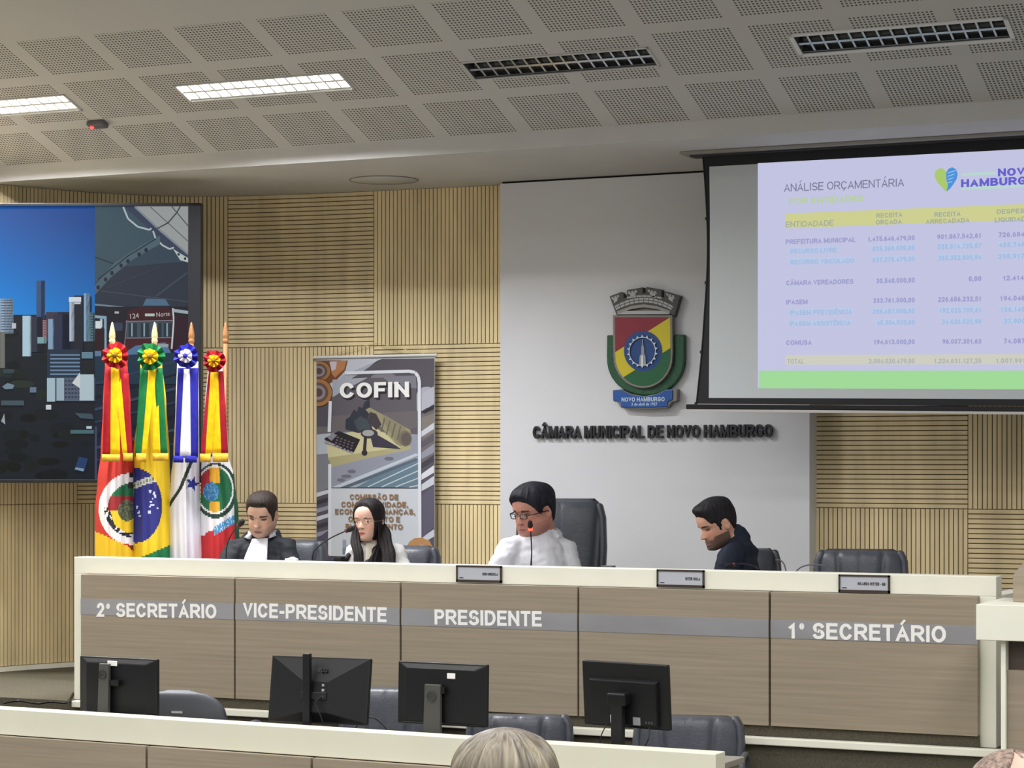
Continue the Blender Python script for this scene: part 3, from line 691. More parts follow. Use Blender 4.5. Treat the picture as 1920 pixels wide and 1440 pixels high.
for i in range(4): p.line([(722 + i * 10, 784 + i * 5), (715 + i * 10, 810 + i * 5)], 2.4, (104, 98, 84))
p.ell(760, 822, 12.5, 15, (120, 114, 96)); p.ell(762, 823, 9.5, 12, (98, 90, 84)); p.add([(692, 806), (744, 836), (752, 842), (700, 838)], (58, 54, 72))
p.ell(693, 813, 16, 9, (58, 56, 66)); p.ell(691, 812, 11, 6, (168, 168, 170)); p.line([(686, 818), (684, 846)], 6, (48, 44, 54)); p.ell(684, 849, 5.5, 5.5, (46, 42, 52), 14)
p.add([(609, 822), (636, 808), (676, 824), (664, 848), (612, 832)], (36, 30, 38)); p.add([(614, 820), (626, 813), (633, 816), (622, 827)], (136, 136, 148)); p.add([(610, 825), (664, 848), (662, 851), (609, 830)], (160, 156, 164))
for i in range(5):
    for j in range(4): p.rect(632 + i * 7 + j * -1.5, 819 + j * 5 + i * 2.6, 636 + i * 7 + j * -1.5, 821.4 + j * 5 + i * 2.6, (110, 104, 118), up=False)
p.k += 1
rr_(617, 916, 788, 1044, (206, 212, 220))
frame_line([(620, 752), (618, 810)]); frame_line([(619, 870), (619, 1040)]); frame_line([(648, 699.5), (768, 696)]); frame_line([(768, 696), (779, 698.5), (785, 706), (787, 718)]); frame_line([(787, 714), (788, 1040)])
p.add([(764, 1024), (768, 1016), (778, 1009), (792, 1008), (806, 1014), (812, 1026), (812, 1060), (760, 1060)], (188, 140, 92)); p.add([(774, 1034), (780, 1024), (792, 1020), (804, 1026), (808, 1060), (772, 1060)], (176, 168, 162))
p.rect(643, 1012, 650, 1036, (150, 166, 186)); p.rect(651, 1022, 668, 1026, (90, 100, 120)); p.rect(643, 1028, 668, 1040, (120, 136, 158))
p.done('printed_picture', attr_mat('banner_print', .5), t)
sh = mat('banner_shadow_ink', (52, 50, 60), .5); gold = mat('banner_gold_ink', (150, 116, 84), .5)
NB = (0, -1, 0)
block('COFIN', PY(639.5, 748.5, YB - .011), PY(769, 747, YB - .011), .094, sh, t, t=.21, depth=.0004, n=NB)
block('COFIN', PY(637, 746.5, YB - .0116), PY(767, 744.5, YB - .0116), .094, white, t, t=.21, depth=.0004, n=NB)
for body, a, b, y in (('COMISSÃO DE', 656, 747, 936.5), ('COMPETITIVIDADE,', 640, 765, 950.5), ('ECONOMIA, FINANÇAS,', 628, 778, 964), ('ORÇAMENTO E', 653, 750, 978), ('PLANEJAMENTO', 648, 755, 992)):
    block(body, PY(a, y, YB - .011), PY(b, y + .6, YB - .011), .033, gold, t, t=.19, depth=.0004, n=NB)

# ================================================================== coat of arms on the white panel
YC = 12.26
t = thing('coat_of_arms', 'painted town coat of arms with mural crown on the white wall', 'emblem', PY(1213, 770, YC))
def C(x, y, d=0): 
    q = PY(x, y, YC); q.y -= d; return q
def plate(name, pts, d0, d1, m, bevel=.003, par=t):
    bm = B(); prism(bm, [C(x, y, d0) for x, y in pts], (0, -(d1 - d0), 0)); return obj(name, bm, m, par, bevel=bevel)
g_edge = mat('grey_cast_edge', (128, 124, 118), .6); g_green = mat('laurel_green', (22, 74, 46), .5, var=.25, scale=(90, 90, 90))
def px(X, Y): return (1100 + X / 5.332, 520 + Y / 5.333)
U = []
for i in range(0, 25): 
    a = math.pi * i / 24; U.append(px(610 - 390 * math.cos(a), 800 + 385 * math.sin(a) ** .9))
lau = [px(222, 580)] + U + [px(1000, 575), px(890, 575)] + [px(610 + 285 * math.cos(math.pi * i / 20), 800 + 250 * math.sin(math.pi * i / 20)) for i in range(21)] + [px(312, 580)]
plate('laurel', lau, 0, .035, g_green, .008)
S = lambda k=0: [px(318 - k, 405 - k), px(868 + k, 405 - k), px(872 + k, 760)] + [px(597 + (275 + k) * math.cos(math.pi * i / 16), 790 + (300 + k) * math.sin(math.pi * i / 16)) for i in range(1, 16)] + [px(322 - k, 760)]
plate('shield_rim', S(22), .02, .055, g_edge)
p = Print(lambda x, y: C(x, y, .0555), (0, -1, 0), .0003)
p.add(S(0), (206, 190, 30))
p.add([px(318, 405), px(868, 405), px(322, 752)], (132, 28, 46))
p.add([px(872, 712), px(872, 760)] + [px(597 + 275 * math.cos(math.pi * i / 16), 790 + 300 * math.sin(math.pi * i / 16)) for i in range(0, 13)], (16, 92, 54))
p.ell(*px(600, 742), 36, 38, (22, 66, 128))
p.done('shield_field', attr_mat('enamel_paint', .4), t)
bm = B(); n = 18; cc = C(*px(597, 745), .062); pr = []
for i in range(n * 4):
    a = 2 * math.pi * i / (n * 4); r = .096 if i % 4 in (0,) else .083; pr.append((r * math.sin(a), r * math.cos(a)))
inr = [(.079 * math.sin(2 * math.pi * i / (n * 4)), .079 * math.cos(2 * math.pi * i / (n * 4))) for i in range(n * 4)]
m4 = n * 4
for i in range(m4):
    q = [pr[i], pr[(i + 1) % m4], inr[(i + 1) % m4], inr[i]]
    hexa(bm, [cc + Vector((x, .002, z)) for x, z in q] + [cc + Vector((x, -.004, z)) for x, z in q])
obj('gear', bm, mat('pale_silver', (206, 214, 222), .4), t)
plate('tower', [px(565, 885), px(570, 790), px(585, 770), px(586, 700), px(592, 690), px(596, 625), px(603, 625), px(607, 690), px(614, 700), px(616, 770), px(628, 790), px(632, 885)], .056, .064, mat('grey_stone_paint', (150, 156, 164), .5), .001)
plate('tower_door', [px(586, 885), px(588, 785), px(606, 785), px(608, 885)], .064, .066, white_enamel, 0)
# mural crown: an arched wall with four battlements
def arcp(x, yt, k): return px(x, yt + k * ((x - 610) / 355.0) ** 2)
ed = [(255, 195), (375, 150), (400, 178), (400, 210), (432, 205), (430, 132), (590, 104), (590, 160), (620, 160), (620, 100), (780, 128), (776, 200), (808, 205), (812, 145), (965, 190), (905, 395)] 
low = [(820, 345), (740, 315), (610, 300), (480, 318), (390, 350), (330, 392)]
plate('crown_edge', [px(*q) for q in ed + low], 0, .045, mat('dark_grey_cast', (78, 76, 74), .6), .004)
p = Print(lambda x, y: C(x, y, .0465), (0, -1, 0), .0003)
sil = (176, 178, 180)
def crow(y0, dy, x0, x1, n, sag):
    for i in range(n):
        a, b = x0 + (x1 - x0) * i / n + 3, x0 + (x1 - x0) * (i + 1) / n - 3
        f = lambda x: y0 + sag * ((x - 600) / 280.0) ** 2
        p.add([px(a, f(a)), px(b, f(b)), px(b, f(b) + dy), px(a, f(a) + dy)], sil, up=False)
p.k += 1
crow(275, 34, 335, 860, 1, 75)
p.add([px(335, 345), px(480, 290), px(600, 275), px(730, 292), px(862, 340), px(858, 365), px(730, 322), px(600, 304), px(480, 322), px(342, 372)], (150, 148, 144))
crow(236, 20, 318, 880, 12, 78); crow(208, 20, 308, 892, 12, 78); crow(184, 17, 430, 780, 7, 50)
for (x0, x1, y, sl) in ((280, 360, 190, -.36), (445, 540, 140, -.2), (640, 735, 138, .2), (825, 912, 178, .36)):
    f = lambda x: y + sl * (x - (x0 + x1) / 2)
    for k in range(3): 
        a = x0 + (x1 - x0) * k / 3; b = a + (x1 - x0) / 4.4; p.add([px(a, f(a)), px(b, f(b)), px(b, f(b) + 20), px(a, f(a) + 20)], sil, up=False)
    p.add([px(x0, f(x0) + 16), px(x1, f(x1) + 16), px(x1 - 22, f(x1) + 34), px(x1 - 22, f(x1) + 62), px(x0 + 22, f(x0) + 62), px(x0 + 22, f(x0) + 34)], sil, up=False)
p.done('crown_masonry', attr_mat('enamel_paint', .4), t)
plate('crown_base', [px(330, 398), px(390, 360), px(480, 330), px(610, 312), px(740, 328), px(830, 360), px(900, 398)], 0, .03, g_edge, .004)
blue = mat('scroll_blue', (28, 82, 158), .45)
plate('scroll', [px(292, 1128), px(372, 1122), px(480, 1170), px(610, 1190), px(740, 1165), px(820, 1125), px(935, 1120), px(932, 1238), px(880, 1250), px(835, 1312), px(600, 1322), px(372, 1305), px(345, 1255), px(296, 1240)], .0, .05, g_edge, .004)
plate('scroll_face', [px(298, 1134), px(370, 1128), px(480, 1178), px(610, 1198), px(740, 1172), px(815, 1132), px(893, 1128), px(890, 1225), px(845, 1245), px(838, 1295), px(600, 1305), px(380, 1298), px(372, 1245), px(300, 1232)], .05, .056, blue, .002)
sc_ink = mat('scroll_lettering', (196, 212, 232), .5)
block('NOVO HAMBURGO', C(*px(385, 1246), .0565), C(*px(815, 1242), .0565), .025, sc_ink, t, t=.19, depth=.0008, n=NB)
letter('5 de abril de 1927', C(*px(485, 1284), .0565), C(*px(742, 1282), .0565), .016, sc_ink, t, bold=.02, depth=.0008, n=NB)

# ================================================================== raised lettering on the white panel
t = thing('wall_lettering', 'raised dark metal words CÂMARA MUNICIPAL DE NOVO HAMBURGO on white wall', 'lettering', C(1226, 822))
dm = mat('dark_letter_metal', (52, 52, 56), .35, .5)
x_ = [('CÂMARA', 1002, 1091, 822.5, 822.2), ('MUNICIPAL', 1098, 1209, 822.2, 821.8), ('DE', 1217, 1245, 821.6, 821.4), ('NOVO', 1253, 1314, 821.4, 821.0), ('HAMBURGO', 1322, 1450, 821, 820)]
for w, a, b, ya, yb in x_:
    block(w, C(a, ya, .0), C(b, yb, .0), .074, dm, t, t=.19, depth=.026, name='word', n=NB)
# ================================================================== front desk with monitors
FA, FB = PZ(0, 1329, .744), PZ(1342, 1414, .744)
fd = (FB - FA).normalized(); fn = Vector((-fd.y, fd.x, 0))      # fn points to the stage
if fn.y < 0: fn = -fn
FA2 = FA - fd * 1.2; FL = (FB - FA2).length
FM = basis(Vector((FA2.x, FA2.y, 0)), fd, fn, UP)               # local: x along, y towards stage, z up
def FW(x, y, z): return FM @ Vector((x, y, z))
def fx(px): # local x of an image column on the front face
    q = PP(px, 1390, Vector((FA2.x, FA2.y, 0)), fn); return (q - Vector((FA2.x, FA2.y, 0))).dot(fd)
t = thing('front_desk', 'long cream topped taupe desk with monitors below the dais', 'desk', (FW(FL / 2, .4, 0)))
bm = B(); box(bm, 0, FL, 0, .10, .625, .744, FM); obj('parapet', bm, cream_dim, t, bevel=.003)
bm = B(); box(bm, 0, FL - .12, .10, .62, .628, .655, FM); obj('worktop', bm, mat('grey_laminate', (150, 146, 138)), t, bevel=.003)
bm = B(); box(bm, FL - .17, FL - .135, .11, .60, 0, .628, FM); obj('end_panel', bm, brown, t, bevel=.002)
bm = B(); box(bm, 0, FL - .03, .03, .06, .0, .625, FM); obj('back_board', bm, darkgap, t)
fs = [0, fx(-160), fx(282), fx(591), fx(915), fx(1230), FL - .06]
for i in range(6):
    bm = B(); box(bm, fs[i] + .006, fs[i + 1] - .006, -.03, .0, .06, .622, FM); obj('front_panel', bm, brown, t, bevel=.0015)
for a in (0.0, FL - .07):
    bm = B(); box(bm, a, a + .07, .0, .10, 0, .625, FM); obj('leg', bm, cream_dim, t, bevel=.003)

stick = mat('white_sticker', (238, 238, 236), .6); mgrey = mat('grey_stand', (78, 78, 74), .45, .2); mdark = mat('black_plastic', (15, 16, 19)); logo = mat('grey_logo', (58, 60, 64), .4); logo2 = mat('faint_logo', (34, 35, 37), .4)
ZD = .655
def monitor(px, py, Y, w, h, rot, tilt, style, label, foot_px=None):
    """px,py: centre of the panel in the photograph, at depth Y; rot about z relative to the desk; local -y faces the hall (its back)"""
    c = PY(px, py, Y)
    ang = math.atan2(fd.y, fd.x) + math.radians(rot)
    t = thing('monitor', label, 'monitor', (c.x, c.y, ZD), ang, 'monitors on the front desk')
    zc = c.z - ZD
    T = wm(t); K = T @ Matrix.Translation((0, 0, zc)) @ Matrix.Rotation(math.radians(-tilt), 4, 'X')
    bm = B(); box(bm, -w / 2, w / 2, -.012, .012, -h / 2, h / 2, K); obj('bezel', bm, mdark, t, bevel=.004)
    bm = B(); box(bm, -w / 2 + .01, w / 2 - .01, .0105, .0125, -h / 2 + .014, h / 2 - .01, K); obj('screen', bm, mat('dark_glass', (10, 11, 14), .12), t)
    def frus(bm, x, z0, z1, y0, x2, z2, z3, y1):
        hexa(bm, [K @ Vector(q) for q in ((-x, y0, z0), (x, y0, z0), (x, y0, z1), (-x, y0, z1), (-x2, y1, z2), (x2, y1, z2), (x2, y1, z3), (-x2, y1, z3))])
    bm = B()
    if style == 'pyramid':
        frus(bm, w / 2 - .004, -h / 2 + .004, h / 2 - .004, -.011, .06, -.10, .035, -.048)
    elif style == 'panel':
        frus(bm, w * .40, -h * .46, h * .26, -.011, w * .385, -h * .44, h * .23, -.034)
    else:
        frus(bm, w / 2 - .004, -h / 2 + .004, h / 2 - .004, -.011, w * .38, -h * .46, h * .40, -.030)
    obj('back_shell', bm, mat('black_shell', (17, 18, 21), .42, spec=.35), t, bevel=.004)
    # stand
    if style == 'flat' or style == 'slab':
        sw, sx0 = (.062, -.045) if style == 'flat' else (.085, -.02)
        ztop = zc + h * (.40 if style == 'flat' else .17)
        bm = B(); prism(bm, [T @ Vector(q) for q in ((sx0 - sw / 2, -.072, .008), (sx0 + sw / 2, -.072, .008), (sx0 + sw / 2 - .004, -.062, ztop), (sx0 - sw / 2 + .004, -.062, ztop))], T.to_3x3() @ Vector((0, .022, 0))); s = obj('stand', bm, mgrey, t, bevel=.004)
        bm = B(); tube(bm, [T @ Vector((sx0, -.0745, .055)), T @ Vector((sx0, -.060, .055))], .018, 20, caps=False); obj('cable_hole', bm, mat('hole_black', (8, 8, 9), .8), t)
        bm = B(); Q = T @ Matrix.Translation((sx0, -.071, ztop - .05)) @ Matrix.Rotation(math.radians(90), 4, 'X')
        for k in range(24):
            a0, a1 = k * math.pi / 12, (k + 1) * math.pi / 12
            q = [(r * math.cos(a), r * math.sin(a)) for r, a in ((.0215, a0), (.0215, a1), (.0185, a1), (.0185, a0))]
            hexa(bm, [Q @ Vector((x, y, -.002)) for x, y in q] + [Q @ Vector((x, y, .0012)) for x, y in q])
        obj('emblem_ring', bm, logo2 if style == 'flat' else mat('dark_ink', (48, 50, 58)), t)
        p0 = T @ Vector((sx0 - .013, -.0722, ztop - .055)); p1 = T @ Vector((sx0 + .013, -.0722, ztop - .055))
        block('DELL', p0, p1, .010, logo2 if style == 'flat' else mat('dark_ink', (48, 50, 58)), t, t=.2, depth=.0006, n=(T.to_3x3() @ Vector((0, -1, 0))))
        bm = B(); box(bm, -.035, .035, -.055, -.028, h * .02, h * .12, K); obj('mount', bm, mdark, t)
        bm = B(); box(bm, sx0 - .10, sx0 + .10, -.09, .10, 0, .010, T); obj('foot', bm, mgrey, t, bevel=.004)
        sxk = (.045, .085) if style == 'slab' else (-.035, .02)
        zk = h * .30 if style == 'slab' else h * .40
        bm = B(); box(bm, sxk[0] - .01, sxk[1] - .01, -.0335, -.029, zk - .012, zk + .012, K); obj('sticker', bm, stick, t, bevel=.003)
    elif style == 'pyramid':
        bm = B(); box(bm, -.047, -.013, -.078, -.052, .0, zc + h * .5 + .02, T); obj('stand', bm, mdark, t, bevel=.003)
        bm = B(); box(bm, -.07, .06, -.056, -.046, -.015, .02, K @ Matrix.Translation((0, 0, -.03))); obj('mount', bm, mdark, t, bevel=.004)
        bm = B(); box(bm, -.12, .08, -.10, .08, 0, .010, T); obj('foot', bm, mdark, t, bevel=.004)
        n3 = K.to_3x3() @ Vector((0, -1, 0)); u3 = K.to_3x3() @ Vector((0, 0, 1))
        d = Vector((.0, -.030, .088)); block('LG', K @ Vector((.02, -.031, .078)), K @ Vector((.05, -.031, .078)), .017, logo, t, t=.15, depth=.012, n=n3)
        bm = B(); lathe(bm, [(.0095, -.010), (.0095, .004)], K @ Matrix.Translation((.005, -.031, .0865)) @ Matrix.Rotation(math.radians(90), 4, 'X'), 16); obj('emblem_disc', bm, logo, t)
        for z, ww in ((.02, .010), (-.002, .012), (-.03, .012)):
            bm = B(); box(bm, .035, .035 + ww, -.056, -.046, z - .006, z + .006, K); obj('plug', bm, mat('pale_plug', (150, 152, 160), .4), t, bevel=.002)
        bm = B(); tube(bm, smooth_path([K @ Vector(q) for q in ((.04, -.06, -.03), (.02, -.075, -.06), (.05, -.07, -.12), (.06, -.06, -.17))], 6), .003, 6); obj('lead', bm, mdark, t)
    else:
        bm = B(); box(bm, -.027, .027, -.080, -.052, .0, zc - h * .08, T); obj('stand', bm, mdark, t, bevel=.003)
        bm = B(); box(bm, -.045, .045, -.085, -.03, -h * .12, .018, K); obj('mount', bm, mat('black_shell', (17, 18, 21)), t, bevel=.006)
        bm = B(); box(bm, -.11, .11, -.10, .10, 0, .010, T); obj('foot', bm, mdark, t, bevel=.004)
        bm = B(); box(bm, -.06, -.042, -.038, -.033, -h * .42, -h * .30, K); obj('sticker', bm, stick, t)
        bm = B(); box(bm, .05, .085, -.037, -.033, -h * .43, -h * .31, K); obj('rating_label', bm, mat('grey_label', (140, 144, 146), .5), t)
        for k in range(3):
            bm = B(); box(bm, .108 + k * .014, .118 + k * .014, -.036, -.033, -h * .40, -h * .36, K); obj('port', bm, logo, t)
        for sgn, xx in ((-1, -.08), (1, .125)):
            bm = B(); tube(bm, smooth_path([K @ Vector((xx, -.03, -h * .44)), T @ Vector((xx + .012 * sgn, -.05, zc - h * .62)), T @ Vector((xx - .02, -.055, .04)), T @ Vector((xx - .03, -.05, .004))], 6), .0028, 6); obj('lead', bm, mdark, t)
    return t
monitor(224, 1286, 8.86, .440, .265, 0, 0, 'flat', 'leftmost black monitor with dark grey stand and white sticker beside it')
monitor(600, 1294, 8.80, .487, .292, 5, 8.5, 'pyramid', 'black monitor tilted back on a post that rises above its top')
monitor(831, 1301, 8.80, .436, .268, 0, 1.5, 'slab', 'black monitor with silver grey slab stand, left of the grey-blonde head')
monitor(1175, 1303, 8.76, .418, .270, -8.5, -4, 'panel', 'black monitor with dangling leads at the right end of the front desk')
# leads on the front desk
for k, pts in enumerate((((662, 1372, 1.0), (680, 1350, .98), (700, 1346, .96), (720, 1362, .97), (728, 1376, 1.0)),)):
    bm = B(); tube(bm, smooth_path([PY(x, y, 8.93) for x, y, _ in pts], 6), .003, 6)
    q = obj('lead', bm, mdark); q['label'] = 'thin black lead arching over the desk between two monitors'; q['category'] = 'cable'

# ================================================================== lectern at the right
YLc = 9.35
lx0 = xp(1830, YLc); lz1 = PY(1830, 1133, YLc).z; lz0 = PY(1830, 1200, YLc).z
t = thing('lectern', 'cream and taupe speaker lectern at the right end of the dais', 'lectern', (lx0 + .5, YLc + .25, 0))
bm = B(); box(bm, lx0, lx0 + 1.1, YLc, YLc + .5, lz0, lz1); obj('top', bm, cream, t, bevel=.003)
xl = xp(1876, YLc + .03)
bm = B(); box(bm, xl, xl + .02, YLc + .035, YLc + .46, 0, lz0); obj('side_panel', bm, cream, t, bevel=.002)
bm = B(); box(bm, xl + .02, xl + .9, YLc + .06, YLc + .10, 0, lz0 - .125); obj('front_panel', bm, brown, t, bevel=.002)
bm = B(); box(bm, xl + .02, xl + .9, YLc + .09, YLc + .13, lz0 - .13, lz0); obj('recess_board', bm, mat('taupe_recess_shade', (82, 70, 62), .6), t)  # shade of the recess under the top, put into a darker taupe
xr_ = xp(1901, YLc + .22)
bm = B(); z1 = PY(1900, 1078, YLc + .22).z
prism(bm, [(xr_, YLc + .2, lz1), (xr_, YLc + .42, lz1), (xr_, YLc + .42, z1 + .05), (xr_, YLc + .2, z1)], (.5, 0, 0)); obj('reading_rest', bm, brown, t, bevel=.003)
# ================================================================== projection screen hanging from the soffit
# corner points of the fabric as it hangs: near-vertical plane parallel to the wall, lower edge a little out of level
YS = 11.55
SPx = lambda x, y, d=0: PY(x, y, YS - d)
t = thing('projection_screen', 'roll-down projection screen showing a budget table, hung before the white wall', 'projection screen', SPx(1600, 765))
XE = 2180                     # beyond the right edge of the frame
sl_t, sl_b = -.0553, .0075    # slopes of the upper and lower edges
yt = lambda x: 290 + (x - 1318) * sl_t
yb = lambda x: 757 + (x - 1318) * sl_b
bm = B()
left = [(1317, yt(1317)), (1321, 340), (1325, 410), (1326, 471), (1324, 530), (1320, 590), (1315, 660), (1309, 720), (1305, yb(1305))]
outer = [(x, y) for x, y in left] + [(XE, yb(XE)), (XE, yt(XE))]
prism(bm, [SPx(x, y) for x, y in outer], (0, .003, 0)); obj('border', bm, mat('black_screen_cloth', (12, 13, 22), .6), t)
bm = B()
wt = lambda x: 312.5 + (x - 1330) * sl_t
wb = lambda x: 746 + (x - 1330) * .004
prism(bm, [SPx(x, y, .0012) for x, y in ((1330, wt(1330)), (1331, 400), (1331, 520), (1329, wb(1329)), (XE - 20, wb(XE - 20)), (XE - 20, wt(XE - 20)))], (0, .001, 0)); obj('fabric', bm, mat('matt_white_fabric', (200, 206, 210), .9), t)
bm = B()
a, b = SPx(1288, 763), SPx(XE, 763 + (XE - 1288) * sl_b)
q = [Vector((0, -.018, -.012)), Vector((0, .018, -.012)), Vector((0, .018, .014)), Vector((0, -.018, .014))]
hexa(bm, [a + q[0], b + q[0], b + q[1], a + q[1], a + q[3], b + q[3], b + q[2], a + q[2]]); obj('bottom_bar', bm, mat('black_bar', (14, 14, 18), .35, .2), t, bevel=.004)
bm = B(); hexa(bm, [v + Vector((0, 0, -.0135)) for v in (a + q[0], b + q[0], b + q[1], a + q[1])] + [v for v in (a + q[0], b + q[0], b + q[1], a + q[1])]); obj('bar_edge', bm, mat('pale_bar_edge', (196, 192, 190), .4, .3), t)
bm = B(); tube(bm, smooth_path([SPx(x + .5, y, .0) for x, y in left], 3), .004, 6); obj('tension_cord', bm, mat('black_screen_cloth', (12, 13, 22)), t)
for x, y in left[2::2]:
    bm = B(); c = SPx(x - .3, y); box(bm, c.x - .006, c.x + .006, c.y - .005, c.y + .005, c.z - .008, c.z + .008); obj('cord_clip', bm, black, t)
bm = B(); xa = xp(1286, YS); box(bm, xa, 2.0, YS - .10, YS + .10, ZS - .016, ZS - .001); obj('slot_trim', bm, mat('grey_slot_trim', (150, 147, 140), .7), t, bevel=.003)
bm = B(); box(bm, xa + .04, 1.95, YS - .05, YS + .05, ZS - .024, ZS - .015); obj('case_lip', bm, mat('dark_slot', (50, 50, 52), .7), t)
# --- the projected slide: the projector's light is put in as emission
slide = lambda x, y: SPx(x, y, .0016)
p = Print(slide, (0, -1, 0), .00006)
SK = lambda y: -.0553 + (y - 290) * (.0553 + .004) / (728 - 290)      # slope of slide rows
def row(x, y, x0=1421): return y + (x - x0) * SK(y)
def srect(x0, y0, x1, y1, c, n=1):
    p.k += 1
    for i in range(n):
        a, b = x0 + (x1 - x0) * i / n, x0 + (x1 - x0) * (i + 1) / n
        p.add([(a, row(a, y0)), (b, row(b, y0)), (b, row(b, y1)), (a, row(a, y1))], c, False)
srect(1421, 306, 2150, 728, (200, 202, 232), 1)
srect(1423, 695, 2150, 728, (166, 224, 158))
srect(1472, 402.5, 2150, 430, (212, 214, 150))
srect(1473, 666, 2150, 684, (212, 212, 198))
# heart logo in yellow-green and blue
hx0, hy0 = 1774, 336
def hp(u, v): return (hx0 + u * 23, row(hx0 + u * 23, 0) * 0 + hy0 + v * 23)
L_ = [(0, -.55), (-.2, -.85), (-.55, -.9), (-.85, -.68), (-.95, -.3), (-.8, .1), (-.5, .5), (-.1, .95), (.02, 1.0), (.12, .5), (.0, .05)]
R_ = [(0, -.55), (.2, -.85), (.5, -.98), (.82, -.8), (.95, -.4), (.85, .0), (.6, .4), (.3, .8), (.02, 1.0), (.14, .5), (.02, .05)]
p.add([hp(*q) for q in L_], (176, 208, 112)); p.add([hp(*q) for q in R_], (80, 150, 226))
for i in range(4): p.line([hp(.12, -.5 + i * .27), hp(.8 - i * .1, -.72 + i * .3)], 1.6, (150, 206, 240))
for (x0, x1, y) in ((1802, 1868, 327.5), (1802, 1995, 354)): p.line([(x0, y), (x1, y - (x1 - x0) * .048)], 5, (190, 222, 214))
for (x0, x1, y0, c) in ((1479, 1570, 470, 0), (1479, 1604, 490, 0), (1636, 1715, 470, 0), (1636, 1715, 490, 0), (1758, 1840, 470, 0), (1758, 1840, 490, 0), (1872, 1960, 470, 0), (1872, 1960, 490, 0),
                        (1480, 1598, 585, 0), (1479, 1596, 606, 0), (1636, 1715, 585, 0), (1642, 1715, 606, 0), (1760, 1840, 585, 0), (1766, 1840, 606, 0), (1876, 1960, 585, 0), (1882, 1960, 606, 0)):
    p.line([(x0 - 1, y0 + 0 + (x0 - 1475) * SK(y0)), (x1 + 1, y0 + (x1 - 1475) * SK(y0))], 11, (192, 208, 238))
p.done('projected_slide', attr_mat('slide_image', emit=.93), t)
def em(n_, c): return mat(n_, c, emit=.93, spec=.05)
def stext(body, x0, x1, y, cap, m, tt=.17):
    """y: baseline at x = 1475"""
    k = SK(y); a, b = SPx(x0, y + (x0 - 1475) * k, .0034), SPx(x1, y + (x1 - 1475) * k, .0034)
    block(body, a, b, cap * 12.0 / F, m, t, t=tt, depth=.0002, n=(0, -1, 0), name='slide_lettering')
gt = em('slide_grey', (120, 122, 150)); gn = em('slide_green', (190, 212, 168)); hd = em('slide_header', (170, 178, 160)); vi = em('slide_violet', (160, 160, 210)); bl = em('slide_blue', (168, 192, 230)); lg = em('slide_logo', (104, 100, 210)); tl = em('slide_total', (180, 184, 186))
stext('ANÁLISE ORÇAMENTÁRIA', 1470, 1695, 359.5, 15, gt, .12)
stext('POR ENTIDADES', 1479, 1619, 384, 12, gn, .2)
stext('ENTIDADADE', 1473, 1563, 426.5, 11, hd, .16)
for w, a, b, y in (('RECEITA', 1643, 1692, 415), ('ORÇADA', 1642, 1691, 427.5), ('RECEITA', 1752, 1801, 417.5), ('ARRECADADA', 1736, 1818, 429.5), ('DESPESA', 1869, 1930, 416.5), ('LIQUIDADA', 1865, 1932, 431)): stext(w, a, b, y, 8.5, hd, .2)
stext('NOVO', 1871, 1940, 349.5, 14, lg, .22); stext('HAMBURGO', 1802, 1944, 366, 14.5, lg, .22)
rows = [(458, vi, 'PREFEITURA MUNICIPAL', 1473, 1604, '1.475.646.479,00', 1627, '901.867.542,61', 1757, '726.684.542,11', 1872), (476, bl, 'RECURSO LIVRE', 1482, 1569, '838.368.000,00', 1636, '535.514.725,87', 1758, '455.746.223,10', 1873), (496.5, bl, 'RECURSO VINCULADO', 1482, 1602, '637.278.479,00', 1636, '365.352.806,94', 1759, '298.917.300,21', 1872),
        (535, vi, 'CÂMARA VEREADORES', 1474, 1600, '30.540.000,00', 1643, '0,00', 1816, '12.414.500,30', 1880), (571, vi, 'IPASEM', 1474, 1514, '333.761.500,00', 1637, '226.656.232,51', 1759, '194.046.300,20', 1875), (591, bl, 'IPASEM PREVIDÊNCIA', 1481, 1597, '288.457.000,00', 1636, '192.025.705,61', 1761, '156.145.200,10', 1876), (611.5, bl, 'IPASEM ASSISTÊNCIA', 1480, 1595, '45.304.500,00', 1644, '34.626.520,90', 1766, '37.900.100,10', 1882),
        (647, vi, 'COMUSA', 1474, 1522, '194.613.000,00', 1638, '96.007.301,63', 1767, '74.087.200,40', 1882), (682, tl, 'TOTAL', 1476, 1507, '2.004.020.479,00', 1629, '1.224.631.127,25', 1751, '1.007.991.310,20', 1867)]
for y, m_, a, a0, a1, b_, b0, c_, c0, d_, d0 in rows:
    stext(a, a0, a1, y, 9, m_, .2); stext(b_, b0, 1715, y, 9, m_, .2); stext(c_, c0, 1840, y, 9, m_, .2); stext(d_, d0, 1966, y, 9, m_, .2)
